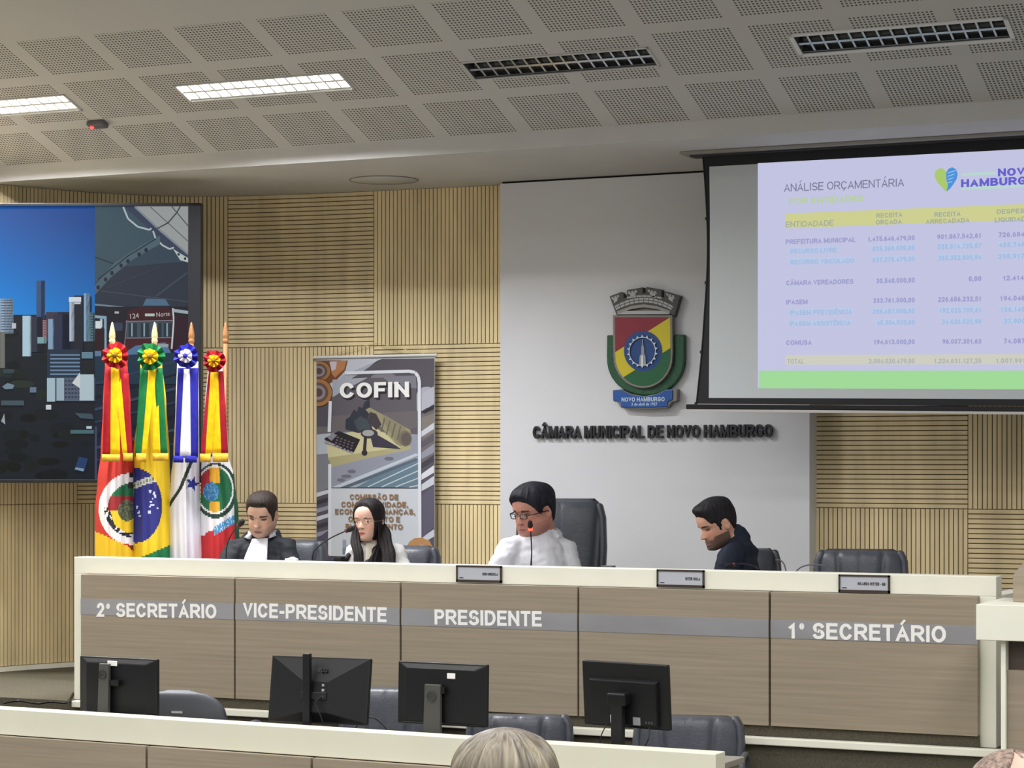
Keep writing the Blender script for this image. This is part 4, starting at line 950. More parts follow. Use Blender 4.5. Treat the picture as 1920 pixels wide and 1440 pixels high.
# ================================================================== office chairs
leather = mat('dark_grey_leather', (76, 79, 88), .40, var=.06, scale=(14, 14, 14), bump=.0015, bscale=(90, 90, 90))
leather_dk = mat('charcoal_leather', (62, 65, 73), .40, var=.06, scale=(14, 14, 14), bump=.0015, bscale=(90, 90, 90))
chair_plastic = mat('dark_chair_plastic', (76, 79, 86), .5)
chrome = mat('chair_chrome', (190, 192, 196), .2, .9)
def cushion(bm, M, prof, thick, bulge, n=28, m=16, tuft=(), edge=.5, cols=None):
    """upholstered pad: prof(v) -> half width at height v (metres list), local x across, z up, y through; front at -y"""
    H = prof[-1][0]
    def hw(z):
        for i in range(len(prof) - 1):
            if prof[i][0] <= z <= prof[i + 1][0]:
                k = (z - prof[i][0]) / (prof[i + 1][0] - prof[i][0]); return prof[i][1] + (prof[i + 1][1] - prof[i][1]) * k
        return prof[-1][1]
    fr, bk = [], []
    for j in range(m + 1):
        z = prof[0][0] + (H - prof[0][0]) * j / m; rf, rb = [], []
        w = hw(z)
        for i in range(n + 1):
            u = -1 + 2 * i / n; x = w * u
            e = (1 - abs(u) ** 4) ** .5 if abs(u) < 1 else 0
            ez = max(0, 1 - abs(2 * j / m - 1) ** 8) ** .5
            d = thick * .5 * max(e * ez, 0) + bulge * e * ez * (.6 + .4 * math.cos(u * 2.2))
            for tx, tw, td in tuft: d -= td * e * ez * math.exp(-((x - tx * (1 + .25 * (z / H))) / tw) ** 2)
            rf.append(bm.verts.new(M @ Vector((x, -d, z)))); rb.append(bm.verts.new(M @ Vector((x, thick * .5 * max(e * ez, 0) + .002, z))))
        fr.append(rf); bk.append(rb)
    for j in range(m):
        for i in range(n):
            bm.faces.new((fr[j][i], fr[j][i + 1], fr[j + 1][i + 1], fr[j + 1][i])).smooth = True
            bm.faces.new((bk[j][i + 1], bk[j][i], bk[j + 1][i], bk[j + 1][i + 1])).smooth = True
    bmesh.ops.remove_doubles(bm, verts=bm.verts, dist=.0004)
    # close the rim
    bmesh.ops.holes_fill(bm, edges=[e for e in bm.edges if e.is_boundary], sides=0)
def chair(label, loc, rz, w, top, style, floor_z, seat=.44, m_=None):
    """local -y = front of the chair (where the sitter faces)"""
    m_ = m_ or leather
    t = thing('office_chair', label, 'chair', (loc[0], loc[1], floor_z), rz, 'leather office chairs')
    T = wm(t); hw = w / 2
    lean = math.radians(-8)
    Hb = top - seat - .02
    Mb = T @ Matrix.Translation((0, .21, seat + .04)) @ Matrix.Rotation(lean, 4, 'X')
    if style == 'round': prof = [(0, hw * .82), (Hb * .3, hw * .98), (Hb * .55, hw), (Hb * .75, hw * .93), (Hb * .88, hw * .78), (Hb * .96, hw * .55), (Hb, hw * .25)]
    elif style == 'tall': prof = [(0, hw * .86), (Hb * .3, hw * .95), (Hb * .8, hw), (Hb * .93, hw * .97), (Hb * .98, hw * .90), (Hb, hw * .78)]
    else: prof = [(0, hw * .9), (Hb * .4, hw), (Hb * .75, hw), (Hb * .9, hw * .96), (Hb * .97, hw * .88), (Hb, hw * .74)]
    bm = B()
    if style == 'round':
        cushion(bm, Mb, prof, .05, .012); obj('backrest', bm, chair_plastic, t, smooth=False)
        bm = B(); box(bm, -.028, .028, .024, .032, Hb * .69, Hb * .73, Mb); box_o = obj('label_plate', bm, chrome, t, bevel=.002)
    else:
        tf = [(-hw * .42, .014, .022), (hw * .42, .014, .022), (0, .010, .008)] if style == 'tufted' else [(hw * .72, .010, .02), (-hw * .72, .010, .02), (0, .006, .004)]
        cushion(bm, Mb, prof, .10, .035, n=44, m=22, tuft=tf); obj('backrest', bm, m_, t)
        for s in (-1, 1):
            bm = B(); tube(bm, [Mb @ Vector((s * hw * k, .0, Hb * z)) for z, k in ((.04, .90), (.3, .97), (.6, 1.0), (.84, .97), (.93, .90))], [(.022, .04)] * 5, 12, side=T.to_3x3() @ Vector((1, 0, 0))); obj('side_bolster', bm, m_, t)
    bm = B(); Ms = T @ Matrix.Translation((0, .24, seat)) @ Matrix.Rotation(math.radians(90), 4, 'X')
    Ms = T @ basis(Vector((0, .24, seat - .01)), Vector((1, 0, 0)), Vector((0, 0, -1)), Vector((0, -1, 0)))
    cushion(bm, Ms, [(0, hw * .9), (.25, hw), (.42, hw * .97), (.48, hw * .8)], .09, .02); obj('seat', bm, m_ if style != 'round' else chair_plastic, t)
    for s in (-1, 1):
        bm = B(); ar = seat + .19
        tube(bm, smooth_path([T @ Vector(q) for q in ((s * (hw + .01), .16, seat + .02), (s * (hw + .035), .14, ar - .05), (s * (hw + .035), .08, ar), (s * (hw + .035), -.12, ar), (s * (hw + .03), -.16, ar - .06), (s * (hw * .8), -.06, seat - .03))], 5), .014, 8); obj('armrest', bm, chair_plastic, t)
    bm = B(); tube(bm, [T @ Vector((0, 0, .10)), T @ Vector((0, 0, seat - .05))], .025, 12); obj('column', bm, chrome, t)
    for k in range(5):
        a = math.radians(72 * k + 18); bm = B(); dx, dy = math.cos(a), math.sin(a)
        tube(bm, [T @ Vector((0, 0, .10)), T @ Vector((dx * .26, dy * .26, .075))], [(.022, .018), (.014, .012)], 8); l = obj('base_arm', bm, chair_plastic, t)
        bm = B(); Q = T @ Matrix.Translation((dx * .26, dy * .26, .027)) @ Matrix.Rotation(math.radians(90), 4, 'X'); lathe(bm, [(.02, -.012), (.026, -.006), (.026, .006), (.02, .012)], Q, 12); obj('caster', bm, black, l)
    return t
def top_z(px, py, Y, base): return PY(px, py, Y).z - base
FACE = YAW                    # rotation that turns local -y towards the camera
def cx(px, Y): return (xp(px, Y), Y)
# on the dais (platform)
chair('low charcoal leather chair behind the man in the black jacket', cx(522, 10.98), .1, .32, top_z(565, 1017, 11.2, ZP), 'plain', ZP, .36)
chair('low charcoal leather chair behind the woman in white', cx(737, 10.98), .15, .34, top_z(775, 1029, 11.2, ZP), 'plain', ZP, .36)
chair('tall black leather chair behind the man in the white shirt', cx(1042, 11.12), .30, .46, top_z(1065, 940, 11.3, ZP), 'tall', ZP, .36, leather_dk)
chair('low charcoal leather chair at the back of the bearded man in navy', cx(1416, 11.10), .45, .30, top_z(1430, 1036, 11.2, ZP), 'plain', ZP, .36, leather_dk)
chair('empty wide grey leather chair right of the white wall panel', cx(1611, 10.85), .25, .435, top_z(1612, 1036, 11.05, ZP), 'tufted', ZP, .40)
# behind the front desk (floor)
chair('rounded dark plastic back chair right of the leftmost monitor', cx(366, 9.45), .25 + math.pi, .49, top_z(365, 1298, 9.28, 0), 'round', 0, .42)
chair('grey leather chair half hidden between two monitors on the front desk', cx(712, 9.48), .30, .45, top_z(706, 1295, 9.68, 0), 'tufted', 0, .42)
chair('grey leather chair directly behind the grey-blonde head', cx(962, 9.48), .30, .47, top_z(972, 1347, 9.68, 0), 'tufted', 0, .40)
chair('grey leather chair nearest the right end of the front desk', cx(1281, 9.48), .25, .47, top_z(1282, 1349, 9.68, 0), 'tufted', 0, .40)
# ================================================================== four ceremonial flags on poles in front of the video screen
pole_wood = mat('varnished_pole_wood', (150, 104, 62), .4, var=.1, scale=(20, 20, 3)); tip_wood = mat('pale_tip_wood', (212, 190, 140), .4)
TF = 12.95
def stripe_mat(n, c): return mat(n, c, .7, var=.06, scale=(30, 30, 30), bump=.0015, bscale=(50, 50, 25), spec=.2)
gold_fr = stripe_mat('gold_fringe', (226, 176, 60))
def interp(tab, v):
    for i in range(len(tab) - 1):
        if tab[i][0] <= v <= tab[i + 1][0]:
            k = (v - tab[i][0]) / (tab[i + 1][0] - tab[i][0]); k = k * k * (3 - 2 * k); return tab[i][1] + (tab[i + 1][1] - tab[i][1]) * k
    return tab[-1][1]
def flag(label, tipx, polec, rosx, rosy, rr, edges, pattern, c1, c2, rib, fold, seed, tcol):
    """edges: list of (py, left px, right px); pattern(px, py) -> colour"""
    cxm = sum(edges[-1][1:]) / 2
    foot = Pt(cxm, 1200, TF); foot.z = ZP
    t = thing('flag_on_stand', label, 'flag', foot, 0, 'ceremonial flags behind the dais')
    top = Pt(tipx, 640, TF)
    bm = B(); lathe(bm, [(.09, 0), (.088, .03), (.04, .05), (.035, .12)], Matrix.Translation(foot), 20); obj('base', bm, pole_wood, t)
    bm = B(); tube(bm, [foot + Vector((0, 0, .05)), top], .014, 12, caps=False); obj('pole', bm, pole_wood, t)
    bm = B(); ty = 604; tipv = Pt(tipx, ty, TF); ax = (tipv - top); L = ax.length
    rot = Vector((0, 0, 1)).rotation_difference(ax).to_matrix().to_4x4()
    lathe(bm, [(.012, -.02), (.018, .0), (.018, L * .08), (.014, L * .12), (.0185, L * .2), (.0175, L * .4), (.012, L * .68), (.007, L * .88), (.003, L)], Matrix.Translation(top) @ rot, 16); obj('pole_tip', bm, tcol, t)
    # cloth: closed fluted sleeve
    ty_ = [(y, l) for y, l, r in edges]; tr_ = [(y, r) for y, l, r in edges]
    y0, y1 = edges[0][0], edges[-1][0]
    NV, NU = 150, 64
    bm = B(); cl = bm.loops.layers.float_color.new('Col'); G = []
    rnd = random.Random(seed); ph = [rnd.uniform(0, 6.28) for _ in range(4)]
    for j in range(NV + 1):
        py = y0 + (y1 - y0) * j / NV; l, r = interp(ty_, py), interp(tr_, py); w = (r - l) / F * TF
        dep = min(.12, .035 + w * .34); amp = fold * min(1, (py - y0) / 180 + .15)
        row_ = []
        for i in range(2 * NU):
            a = math.pi * i / NU            # 0..pi front, pi..2pi back
            front = i <= NU
            u = i / NU if front else 2 - i / NU
            d = math.sin(a) * dep
            fl = amp * (math.sin(u * 17 + ph[0] + py * .004) + .6 * math.sin(u * 31 + ph[1] - py * .006)) * abs(math.sin(a)) ** .5
            d += fl if front else -fl
            x = l + (r - l) * u
            row_.append((bm.verts.new(Pt(x, py, TF - d)), x, py))
        G.append(row_)
    n2 = 2 * NU
    for j in range(NV):
        for i in range(n2):
            q = (G[j][i], G[j][(i + 1) % n2], G[j + 1][(i + 1) % n2], G[j + 1][i])
            f = bm.faces.new([v[0] for v in q]); f.smooth = True
            c = rgb(pattern((q[0][1] + q[1][1]) / 2, (q[0][2] + q[2][2]) / 2))
            for lp in f.loops: lp[cl] = c
    bm.faces.new([v[0] for v in reversed(G[0])]); bm.faces.new([v[0] for v in G[-1]])
    obj('cloth', bm, attr_mat('flag_cloth', .75, bump=.0012, bscale=(70, 70, 30)), t)
    # ribbons: two tails, each of an outer and an inner stripe, with a fringe
    D = .175
    ms1, ms2 = stripe_mat('ribbon_%02x%02x%02x' % c1, c1), stripe_mat('ribbon_%02x%02x%02x' % c2, c2)
    def strip(name, pts, m, d, par, nseg=14):
        (xa, xb, ya), (xc, xd, yc) = pts
        bm = B(); A = []
        for k in range(nseg + 1):
            q = k / nseg; y = ya + (yc - ya) * q; l, r = xa + (xc - xa) * q, xb + (xd - xb) * q
            rr2 = []
            for i in range(5):
                x = l + (r - l) * i / 4
                rr2.append(Pt(x, y, TF - d - .004 * math.sin(q * 6 + x * .25) - .01 * math.sin(q * 3.1)))
            A.append(rr2)
        V_ = [[bm.verts.new(p) for p in r2] for r2 in A]
        for k in range(nseg):
            for i in range(4): bm.faces.new((V_[k][i], V_[k][i + 1], V_[k + 1][i + 1], V_[k + 1][i])).smooth = True
        bmesh.ops.recalc_face_normals(bm, faces=bm.faces)
        bmesh.ops.solidify(bm, geom=bm.faces[:], thickness=.002)
        return obj(name, bm, m, par)
    for side, (outer, inner, fr) in enumerate(rib):
        ro = strip('ribbon', outer, ms1, D, t)
        strip('ribbon_stripe', inner, ms2, D + .003, ro)
        strip('fringe', fr, gold_fr if c2[2] < 120 else ms1, D + .005, ro, 3)
    # rosette: two ruffled discs and a knot
    rc = Pt(rosx, rosy, TF - D - .012)
    def ruff(name, rad, m, off, npt, par):
        bm = B(); n = npt * 6; c0 = bm.verts.new(rc - V * (off - .012)); R1, R2 = [], []
        for i in range(n):
            a = 2 * math.pi * i / n; w = math.cos(a * npt)
            R1.append(bm.verts.new(rc + (R * math.cos(a) + UP * math.sin(a)) * rad * .55 - V * (off + .010 * w)))
            rr3 = rad * (1 + .05 * math.cos(a * npt) + .05 * math.sin(a * 3 + rosx))
            R2.append(bm.verts.new(rc + (R * math.cos(a) + UP * math.sin(a)) * rr3 - V * (off - .006 + .020 * w)))
        for i in range(n):
            k = (i + 1) % n
            bm.faces.new((c0, R1[i], R1[k])).smooth = False; bm.faces.new((R1[i], R2[i], R2[k], R1[k])).smooth = False
        bmesh.ops.recalc_face_normals(bm, faces=bm.faces)
        bmesh.ops.solidify(bm, geom=bm.faces[:], thickness=.002)
        return obj(name, bm, m, par)
    k = rr / F * TF
    ro = ruff('rosette', k, ms1, .02, 9, t)
    ruff('rosette_ruffle', k * .56, ms2 if c2[2] < 120 else mat('ruffle_white', (232, 230, 240), .7), .045, 8, ro)
    bm = B(); bmesh.ops.create_uvsphere(bm, u_segments=12, v_segments=8, radius=k * .2, matrix=Matrix.Translation(rc - V * .06)); obj('rosette_knot', bm, stripe_mat('knot_olive', (120, 92, 30)) if c2[2] < 120 else ms1, ro)
    return t
def el(x, y, cx_, cy_, rx, ry): return ((x - cx_) / rx) ** 2 + ((y - cy_) / ry) ** 2 < 1
RED, YEL, GRN, WHT, BLU, DKG = (196, 52, 44), (238, 198, 40), (30, 106, 66), (236, 232, 236), (36, 44, 132), (24, 48, 40)
hz = lambda x, y, s=6: noise.noise((x / s, y / s, 3.1))
def pat_rs(x, y):
    if el(x, y, 246, 954, 61, 67):
        if el(x, y, 262, 952, 60, 50) or x > 243 and y < 895:
            if x > 240 and y < 915: return (40, 40, 40)
            if el(x, y, 238, 957, 17, 20): return (70, 78, 60) if hz(x, y, 3) > 0 else (106, 112, 84)
            if y < 930: return GRN
            if y < 956: return (150, 34, 40)
            if y < 1000 and x > 205 + (y - 955) * .35: return YEL
            return (24, 24, 40) if hz(x, y, 5) > -.12 else WHT
        if y > 950 and x < 246 and el(x, y, 250, 950, 55, 58) and not el(x, y, 250, 945, 44, 48): return (26, 26, 42) if hz(x, y, 7) > -.2 else WHT
        return WHT
    if y > 1023 - (x - 246) * .1 and x > 236 and y > 1000 and y < 1045 and x - 236 > (y - 1020): return (120, 26, 30)
    if y > 996 + (x - 178) * .45: return (232, 190, 36)
    return RED
def pat_br(x, y):
    if el(x, y, 255, 948, 49, 70):
        yb_ = 912 - 14 * math.sin((x - 250) / 45 * 1.4)
        if yb_ - 7 < y < yb_ + 6: return (206, 208, 200) if not (abs(y - yb_ + .5) < 2.6 and math.sin(x * 1.1) > .1) else (96, 120, 96)
        for sx_, sy_, sr in ((282, 921, 2.6), (289, 925, 2.4), (291, 930, 2.4), (283, 941, 2), (284, 947, 2.2), (288, 946, 2), (281, 949, 2), (280, 960, 2.8), (261, 960, 2), (257, 951, 2), (262, 967, 2), (259, 963, 1.6), (295, 953, 1.8), (286, 934, 1.5)):
            if el(x, y, sx_, sy_, sr, sr): return (220, 226, 250)
        return (42, 46, 130)
    if y > 1046 - (x - 262) * .42 and y > 1022 and x > 262: return (26, 120, 74)
    return (240, 204, 36)
def pat_white(x, y):
    c = 358 - (y - 868) * .42 - max(0, (y - 915)) * .22
    if y > 842 and y < 958 and abs(x - c) < 3.4: return DKG
    dx, dy = x - 361, y - 907
    r = math.hypot(dx, dy); a = math.atan2(dy, dx)
    aa = abs((a + .62) % (2 * math.pi / 5) - math.pi / 5); ro_, ri_ = 15.0, 6.2
    # edge between a point (at 36 deg from the notch) and the notch
    b_ = math.pi / 5 - aa; den = ro_ * math.sin(math.pi / 5 - b_) + ri_ * math.sin(b_)
    if r < ro_ * ri_ * math.sin(math.pi / 5) / den: return (40, 52, 140)
    return (232, 232, 242)
def pat_nh(x, y):
    if x > 436 + (y - 870) * .035 and y > 860: return (28, 84, 62)
    cx_, cy_ = 400, 926
    if el(x, y, cx_ + 4, cy_ - 6, 40, 52) and y < 972:
        if el(x, y, 396, 922, 15, 18): return (40, 112, 170) if hz(x, y, 2) > -.15 else (110, 160, 190)
        if el(x, y, cx_ + 4, cy_ - 6, 40, 52) and not el(x, y, cx_ + 3, cy_ - 8, 35, 46): return (22, 60, 44)
        if not el(x, y, cx_ + 3, cy_ - 8, 32, 42): return WHT
        if 393 < x < 412 and (y < 905 or y > 940): return (226, 168, 44)
        if x <= 394 and y < 925: return (160, 34, 44)
        return (24, 104, 66)
    d = (y - 982) + (x - 425) * .62
    if abs(d) < 8 and 401 < x < 445: return (70, 150, 206) if hz(x, y, 2) > -.2 else (200, 220, 240)
    if y > 990 - (x - 410) * .35 + (0 if x > 385 else 4): return (198, 40, 46)
    return (234, 232, 236)
flag('red and yellow state flag with white coat-of-arms disc, leftmost on the dais', 210.5, 0, 218, 667, 24, [(676, 197, 239), (760, 193, 245), (850, 189, 249), (900, 183, 250), (960, 178, 251), (1045, 178, 251), (1120, 178, 251)], pat_rs, (164, 30, 40), (248, 198, 22),
     [(((197, 240, 688), (192, 225, 856)), ((208, 224, 688), (207, 225, 852)), ((191, 225, 852), (191, 225, 865))), (((224, 241, 700), (238, 248, 854)), ((212, 226, 700), (230, 239, 852)), ((231, 249, 850), (231, 249, 864)))], .010, 1, tip_wood)
flag('green and yellow national flag with blue starry disc', 290, 0, 284, 669, 25, [(676, 263, 304), (760, 260, 312), (850, 250, 318), (900, 252, 319), (960, 250, 320), (1045, 249, 320), (1120, 249, 320)], pat_br, (26, 112, 62), (248, 200, 24),
     [(((263, 284, 690), (253, 266, 856)), ((279, 294, 690), (265, 274, 852)), ((255, 274, 850), (255, 274, 866))), (((288, 305, 690), (300, 314, 852)), ((284, 296, 720), (286, 301, 850)), ((286, 316, 850), (286, 316, 864)))], .010, 2, tip_wood)
flag('white flag with blue star and thin dark curved stripe', 359, 0, 350, 668, 22, [(678, 332, 372), (760, 329, 373), (850, 325, 374), (900, 320, 374), (960, 316, 376), (1045, 316, 379), (1120, 316, 379)], pat_white, (40, 40, 150), (238, 236, 246),
     [(((333, 352, 690), (328, 347, 858)), ((345, 356, 692), (337, 350, 856)), ((325, 344, 855), (325, 344, 867))), (((352, 372, 690), (349, 371, 858)), ((347, 356, 692), (347, 358, 856)), ((347, 369, 855), (347, 369, 867)))], .008, 3, pole_wood)
flag('white, red and green municipal flag with small shield, nearest the seated man', 423, 0, 403, 677, 20, [(686, 390, 418), (760, 384, 424), (850, 378, 428), (900, 377, 440), (960, 376, 447), (1045, 377, 450), (1120, 377, 450)], pat_nh, (156, 26, 42), (248, 190, 18),
     [(((391, 404, 696), (376, 398, 856)), ((395, 410, 698), (385, 398, 852)), ((375, 395, 851), (375, 395, 866))), (((402, 419, 696), (402, 428, 852)), ((398, 409, 698), (399, 415, 850)), ((399, 428, 850), (399, 428, 866)))], .010, 4, pole_wood)
# ================================================================== people
def ss(a, b, x):
    k = max(0, min(1, (x - a) / (b - a))); return k * k * (3 - 2 * k)
def tab(T_, z):
    if z <= T_[0][0]: return T_[0][1]
    for i in range(len(T_) - 1):
        if T_[i][0] <= z <= T_[i + 1][0]:
            p0 = T_[max(i - 1, 0)]; p1, p2 = T_[i], T_[i + 1]; p3 = T_[min(i + 2, len(T_) - 1)]
            t = (z - p1[0]) / (p2[0] - p1[0])
            m1 = (p2[1] - p0[1]) / (p2[0] - p0[0]) * (p2[0] - p1[0]); m2 = (p3[1] - p1[1]) / (p3[0] - p1[0]) * (p2[0] - p1[0])
            return (2 * t ** 3 - 3 * t * t + 1) * p1[1] + (t ** 3 - 2 * t * t + t) * m1 + (-2 * t ** 3 + 3 * t * t) * p2[1] + (t ** 3 - t * t) * m2
    return T_[-1][1]
class Head:
    """head in units of its own height: x to its left/right, y to the face, z from chin (0) to crown (1)"""
    def __init__(s, jaw=1.0, wide=1.0, nose=1.0):
        s.W = [(0, .13 * jaw), (.06, .20 * jaw), (.15, .255 * jaw), (.25, .285 * jaw), (.4, .318), (.5, .332), (.62, .342), (.75, .335), (.86, .285), (.94, .20), (.985, .10), (1, .0)]
        s.W = [(a, b * wide) for a, b in s.W]
        s.F = [(0, .30), (.05, .385), (.11, .41), (.2, .395), (.3, .385), (.45, .375), (.52, .375), (.58, .40), (.68, .40), (.78, .365), (.87, .29), (.94, .19), (.985, .08), (1, -.02)]
        s.K = [(0, -.05), (.08, .05), (.16, .17), (.26, .29), (.38, .38), (.5, .425), (.62, .45), (.74, .435), (.85, .36), (.93, .25), (.98, .13), (1, .02)]
        s.nose = nose
    def at(s, a, z, off=0.0):
        w = tab(s.W, z); f = tab(s.F, z); k = tab(s.K, z); e = .86
        sa, ca = math.sin(a), math.cos(a)
        x = w * math.copysign(abs(sa) ** e, sa); y = (f if ca > 0 else k) * math.copysign(abs(ca) ** e, ca)
        if ca > 0: y += s.feat(x, z) * ss(0, .35, ca)
        if off:
            d = Vector((x / .34, (y + .02) / .42, (z - .56) / .5)); d.normalize()
            return Vector((x, y, z)) + Vector((d.x, d.y, d.z)) * off
        return Vector((x, y, z))
    def feat(s, x, z):
        g = lambda cx_, cz, sx_, sz: math.exp(-((x - cx_) / sx_) ** 2 - ((z - cz) / sz) ** 2)
        ax = abs(x)
        d = 0
        # nose: ridge and tip and wings
        if .28 < z < .60:
            k = (z - .56) / (.345 - .56); r = .115 * s.nose * ss(0, 1, k) if z > .345 else .115 * s.nose * ss(.29, .345, z)
            wd = .036 + .022 * max(0, min(1, k))
            d += r * math.exp(-(x / wd) ** 2)
        d += .028 * s.nose * (math.exp(-((ax - .06) / .03) ** 2 - ((z - .345) / .03) ** 2))
        ex = math.exp(-((ax - .145) / .075) ** 2 - ((z - .505) / .042) ** 2); d -= .058 * ex
        d += .020 * math.exp(-((ax - .145) / .045) ** 2 - ((z - .495) / .024) ** 2)
        d += .018 * math.exp(-((ax - .14) / .09) ** 2 - ((z - .575) / .028) ** 2)
        d += .022 * g(0, .222, .085, .018) + .026 * g(0, .175, .075, .02) - .022 * g(0, .199, .10, .008)
        d += .018 * g(0, .07, .09, .05) - .014 * g(0, .13, .09, .02)
        d += .018 * math.exp(-((ax - .20) / .07) ** 2 - ((z - .38) / .07) ** 2)
        d -= .012 * math.exp(-((ax - .115) / .03) ** 2 - ((z - .27) / .06) ** 2)
        return d
    def mesh(s, bm, M):
        NZ, NA = 74, 72; rings = []
        for j in range(NZ):
            z = (j / (NZ - 1)); z = z * .999
            rings.append([bm.verts.new(M @ s.at(2 * math.pi * i / NA, z)) for i in range(NA)])
        for j in range(NZ - 1):
            for i in range(NA): bm.faces.new((rings[j][i], rings[j][(i + 1) % NA], rings[j + 1][(i + 1) % NA], rings[j + 1][i]))
        bm.faces.new(list(reversed(rings[0]))); bm.faces.new(rings[-1])
        for sg in (-1, 1):       # ears
            E_ = M @ Matrix.Translation((sg * (tab(s.W, .48) + .012), -.045, .465)) @ Matrix.Rotation(sg * .42, 4, 'Z') @ Matrix.Rotation(-.15, 4, 'X')
            b2 = bmesh.ops.create_uvsphere(bm, u_segments=14, v_segments=10, radius=1.0, matrix=E_ @ Matrix.Diagonal((.030, .070, .125, 1)))
            for v in b2['verts']:
                q = E_.inverted() @ v.co
                if q.x * sg > 0: q.x -= sg * .03 * math.exp(-((q.y - .005) / .03) ** 2 - ((q.z - .01) / .055) ** 2)
                v.co = E_ @ q
def remesh(bm, voxel, smooth=2):
    bmesh.ops.recalc_face_normals(bm, faces=bm.faces)
    me = bpy.data.meshes.new('tmp'); bm.to_mesh(me); bm.free()
    o = bpy.data.objects.new('tmp', me); COL.objects.link(o)
    md = o.modifiers.new('r', 'REMESH'); md.mode = 'VOXEL'; md.voxel_size = voxel; md.use_smooth_shade = True
    if smooth:
        m2 = o.modifiers.new('s', 'SMOOTH'); m2.iterations = smooth; m2.factor = .5
    dg = bpy.context.evaluated_depsgraph_get(); dg.update()
    out = bpy.data.meshes.new_from_object(o.evaluated_get(dg))
    bpy.data.objects.remove(o); bpy.data.meshes.remove(me)
    return out
def paint_verts(me, fn):
    at = me.color_attributes.new('Col', 'FLOAT_COLOR', 'POINT')
    flat = []
    for v in me.vertices: flat.extend(rgb(fn(v.co)))
    at.data.foreach_set('color', flat)
skin_mat = attr_mat('skin', .5, bump=.0004, bscale=(300, 300, 300), sss=.12)
def hand(bm, wrist, direc, palm_n, sgn, H):
    """palm with four unequal bent fingers and a thumb leaving the side of the palm; direc: along the forearm"""
    d = Vector(direc).normalized(); n = Vector(palm_n); n = (n - d * n.dot(d)).normalized(); s = d.cross(n) * sgn
    w = Vector(wrist)
    tube(bm, [w - d * .01, w + d * .03, w + d * .08], [(.028, .019), (.036, .016), (.040, .013)], 12, side=s)
    for k, (off, ln) in enumerate(((-.030, .062), (-.010, .074), (.010, .070), (.029, .055))):
        b = w + d * .082 + s * off
        tube(bm, [b - d * .015, b + d * ln * .45 + n * .004, b + d * ln * .78 - n * .012, b + d * ln * .95 - n * .03], [.0092, .0088, .008, .007], 8)
    tube(bm, [w + d * .02 - s * .028, w + d * .055 - s * .052 - n * .006, w + d * .085 - s * .06 - n * .016], [.012, .0105, .0085], 8)

def headM(c, H, psi, pitch, roll=0):
    """c: centre of the head; psi: turned from facing the camera towards the picture's left; pitch: looking down"""
    f = (-V * math.cos(psi) - R * math.sin(psi)); f.z = 0; f.normalize()
    x = f.cross(UP).normalized()
    M = basis(Vector(c), x, f, UP) @ Matrix.Rotation(-pitch, 4, 'X') @ Matrix.Rotation(roll, 4, 'Y')
    return M @ Matrix.Scale(H, 4) @ Matrix.Translation((0, 0, -.5))
def hair_cap(hd, M, zl, T, seed=0, amp=.012, freq=14, zcut=None, fine=1):
    """hair shell over the part of the head above the hairline zl(angle in degrees)"""
    bm = B(); NZ, NA = 64 * fine, 96 * fine; V_ = []; msk = []
    for j in range(NZ):
        z = .05 + .95 * j / (NZ - 1); z = min(z, .9995); rv, rm = [], []
        for i in range(NA):
            a = 2 * math.pi * i / NA; deg = math.degrees(a); deg = 360 - deg if deg > 180 else deg
            m = z - zl(deg, a)
            kp = ss(.88, .985, z); t = (T(z, deg, a) * (1 - kp) + T(z, 90, math.pi / 2) * kp) * ss(-.005, .07, m)
            st = amp * noise.noise((math.cos(a) * freq * .5 + seed, math.sin(a) * freq * .5, z * 2.2 + seed)) * ss(0, .06, m) + amp * .5 * math.sin(a * 37 + 5 * noise.noise((a, z * 3, seed))) * ss(.02, .1, m) * .5
            st *= 1 - ss(.90, .99, z)
            off = max(t + st, .004 * ss(-.005, .03, m)) if m > -.005 else -.012
            rv.append(bm.verts.new(M @ hd.at(a, z, off + .003 if off > 0 else off))); rm.append(m)
        V_.append(rv); msk.append(rm)
    for j in range(NZ - 1):
        for i in range(NA):
            k = (i + 1) % NA
            if max(msk[j][i], msk[j][k], msk[j + 1][i], msk[j + 1][k]) > -.03:
                bm.faces.new((V_[j][i], V_[j][k], V_[j + 1][k], V_[j + 1][i])).smooth = True
    bm.faces.new(V_[-1]).smooth = True
    return bm
def tabf(T_): return lambda d, a=0: tab(T_, d)
def hair_mat(n, c, c2=None, rough=.42, sc=(90, 90, 14)):
    if n in MATS: return MATS[n]
    m = mat(n, c, .6, var=.3, scale=sc, bump=.003, bscale=(sc[0] * 2, sc[1] * 2, sc[2]), spec=.22)
    return m
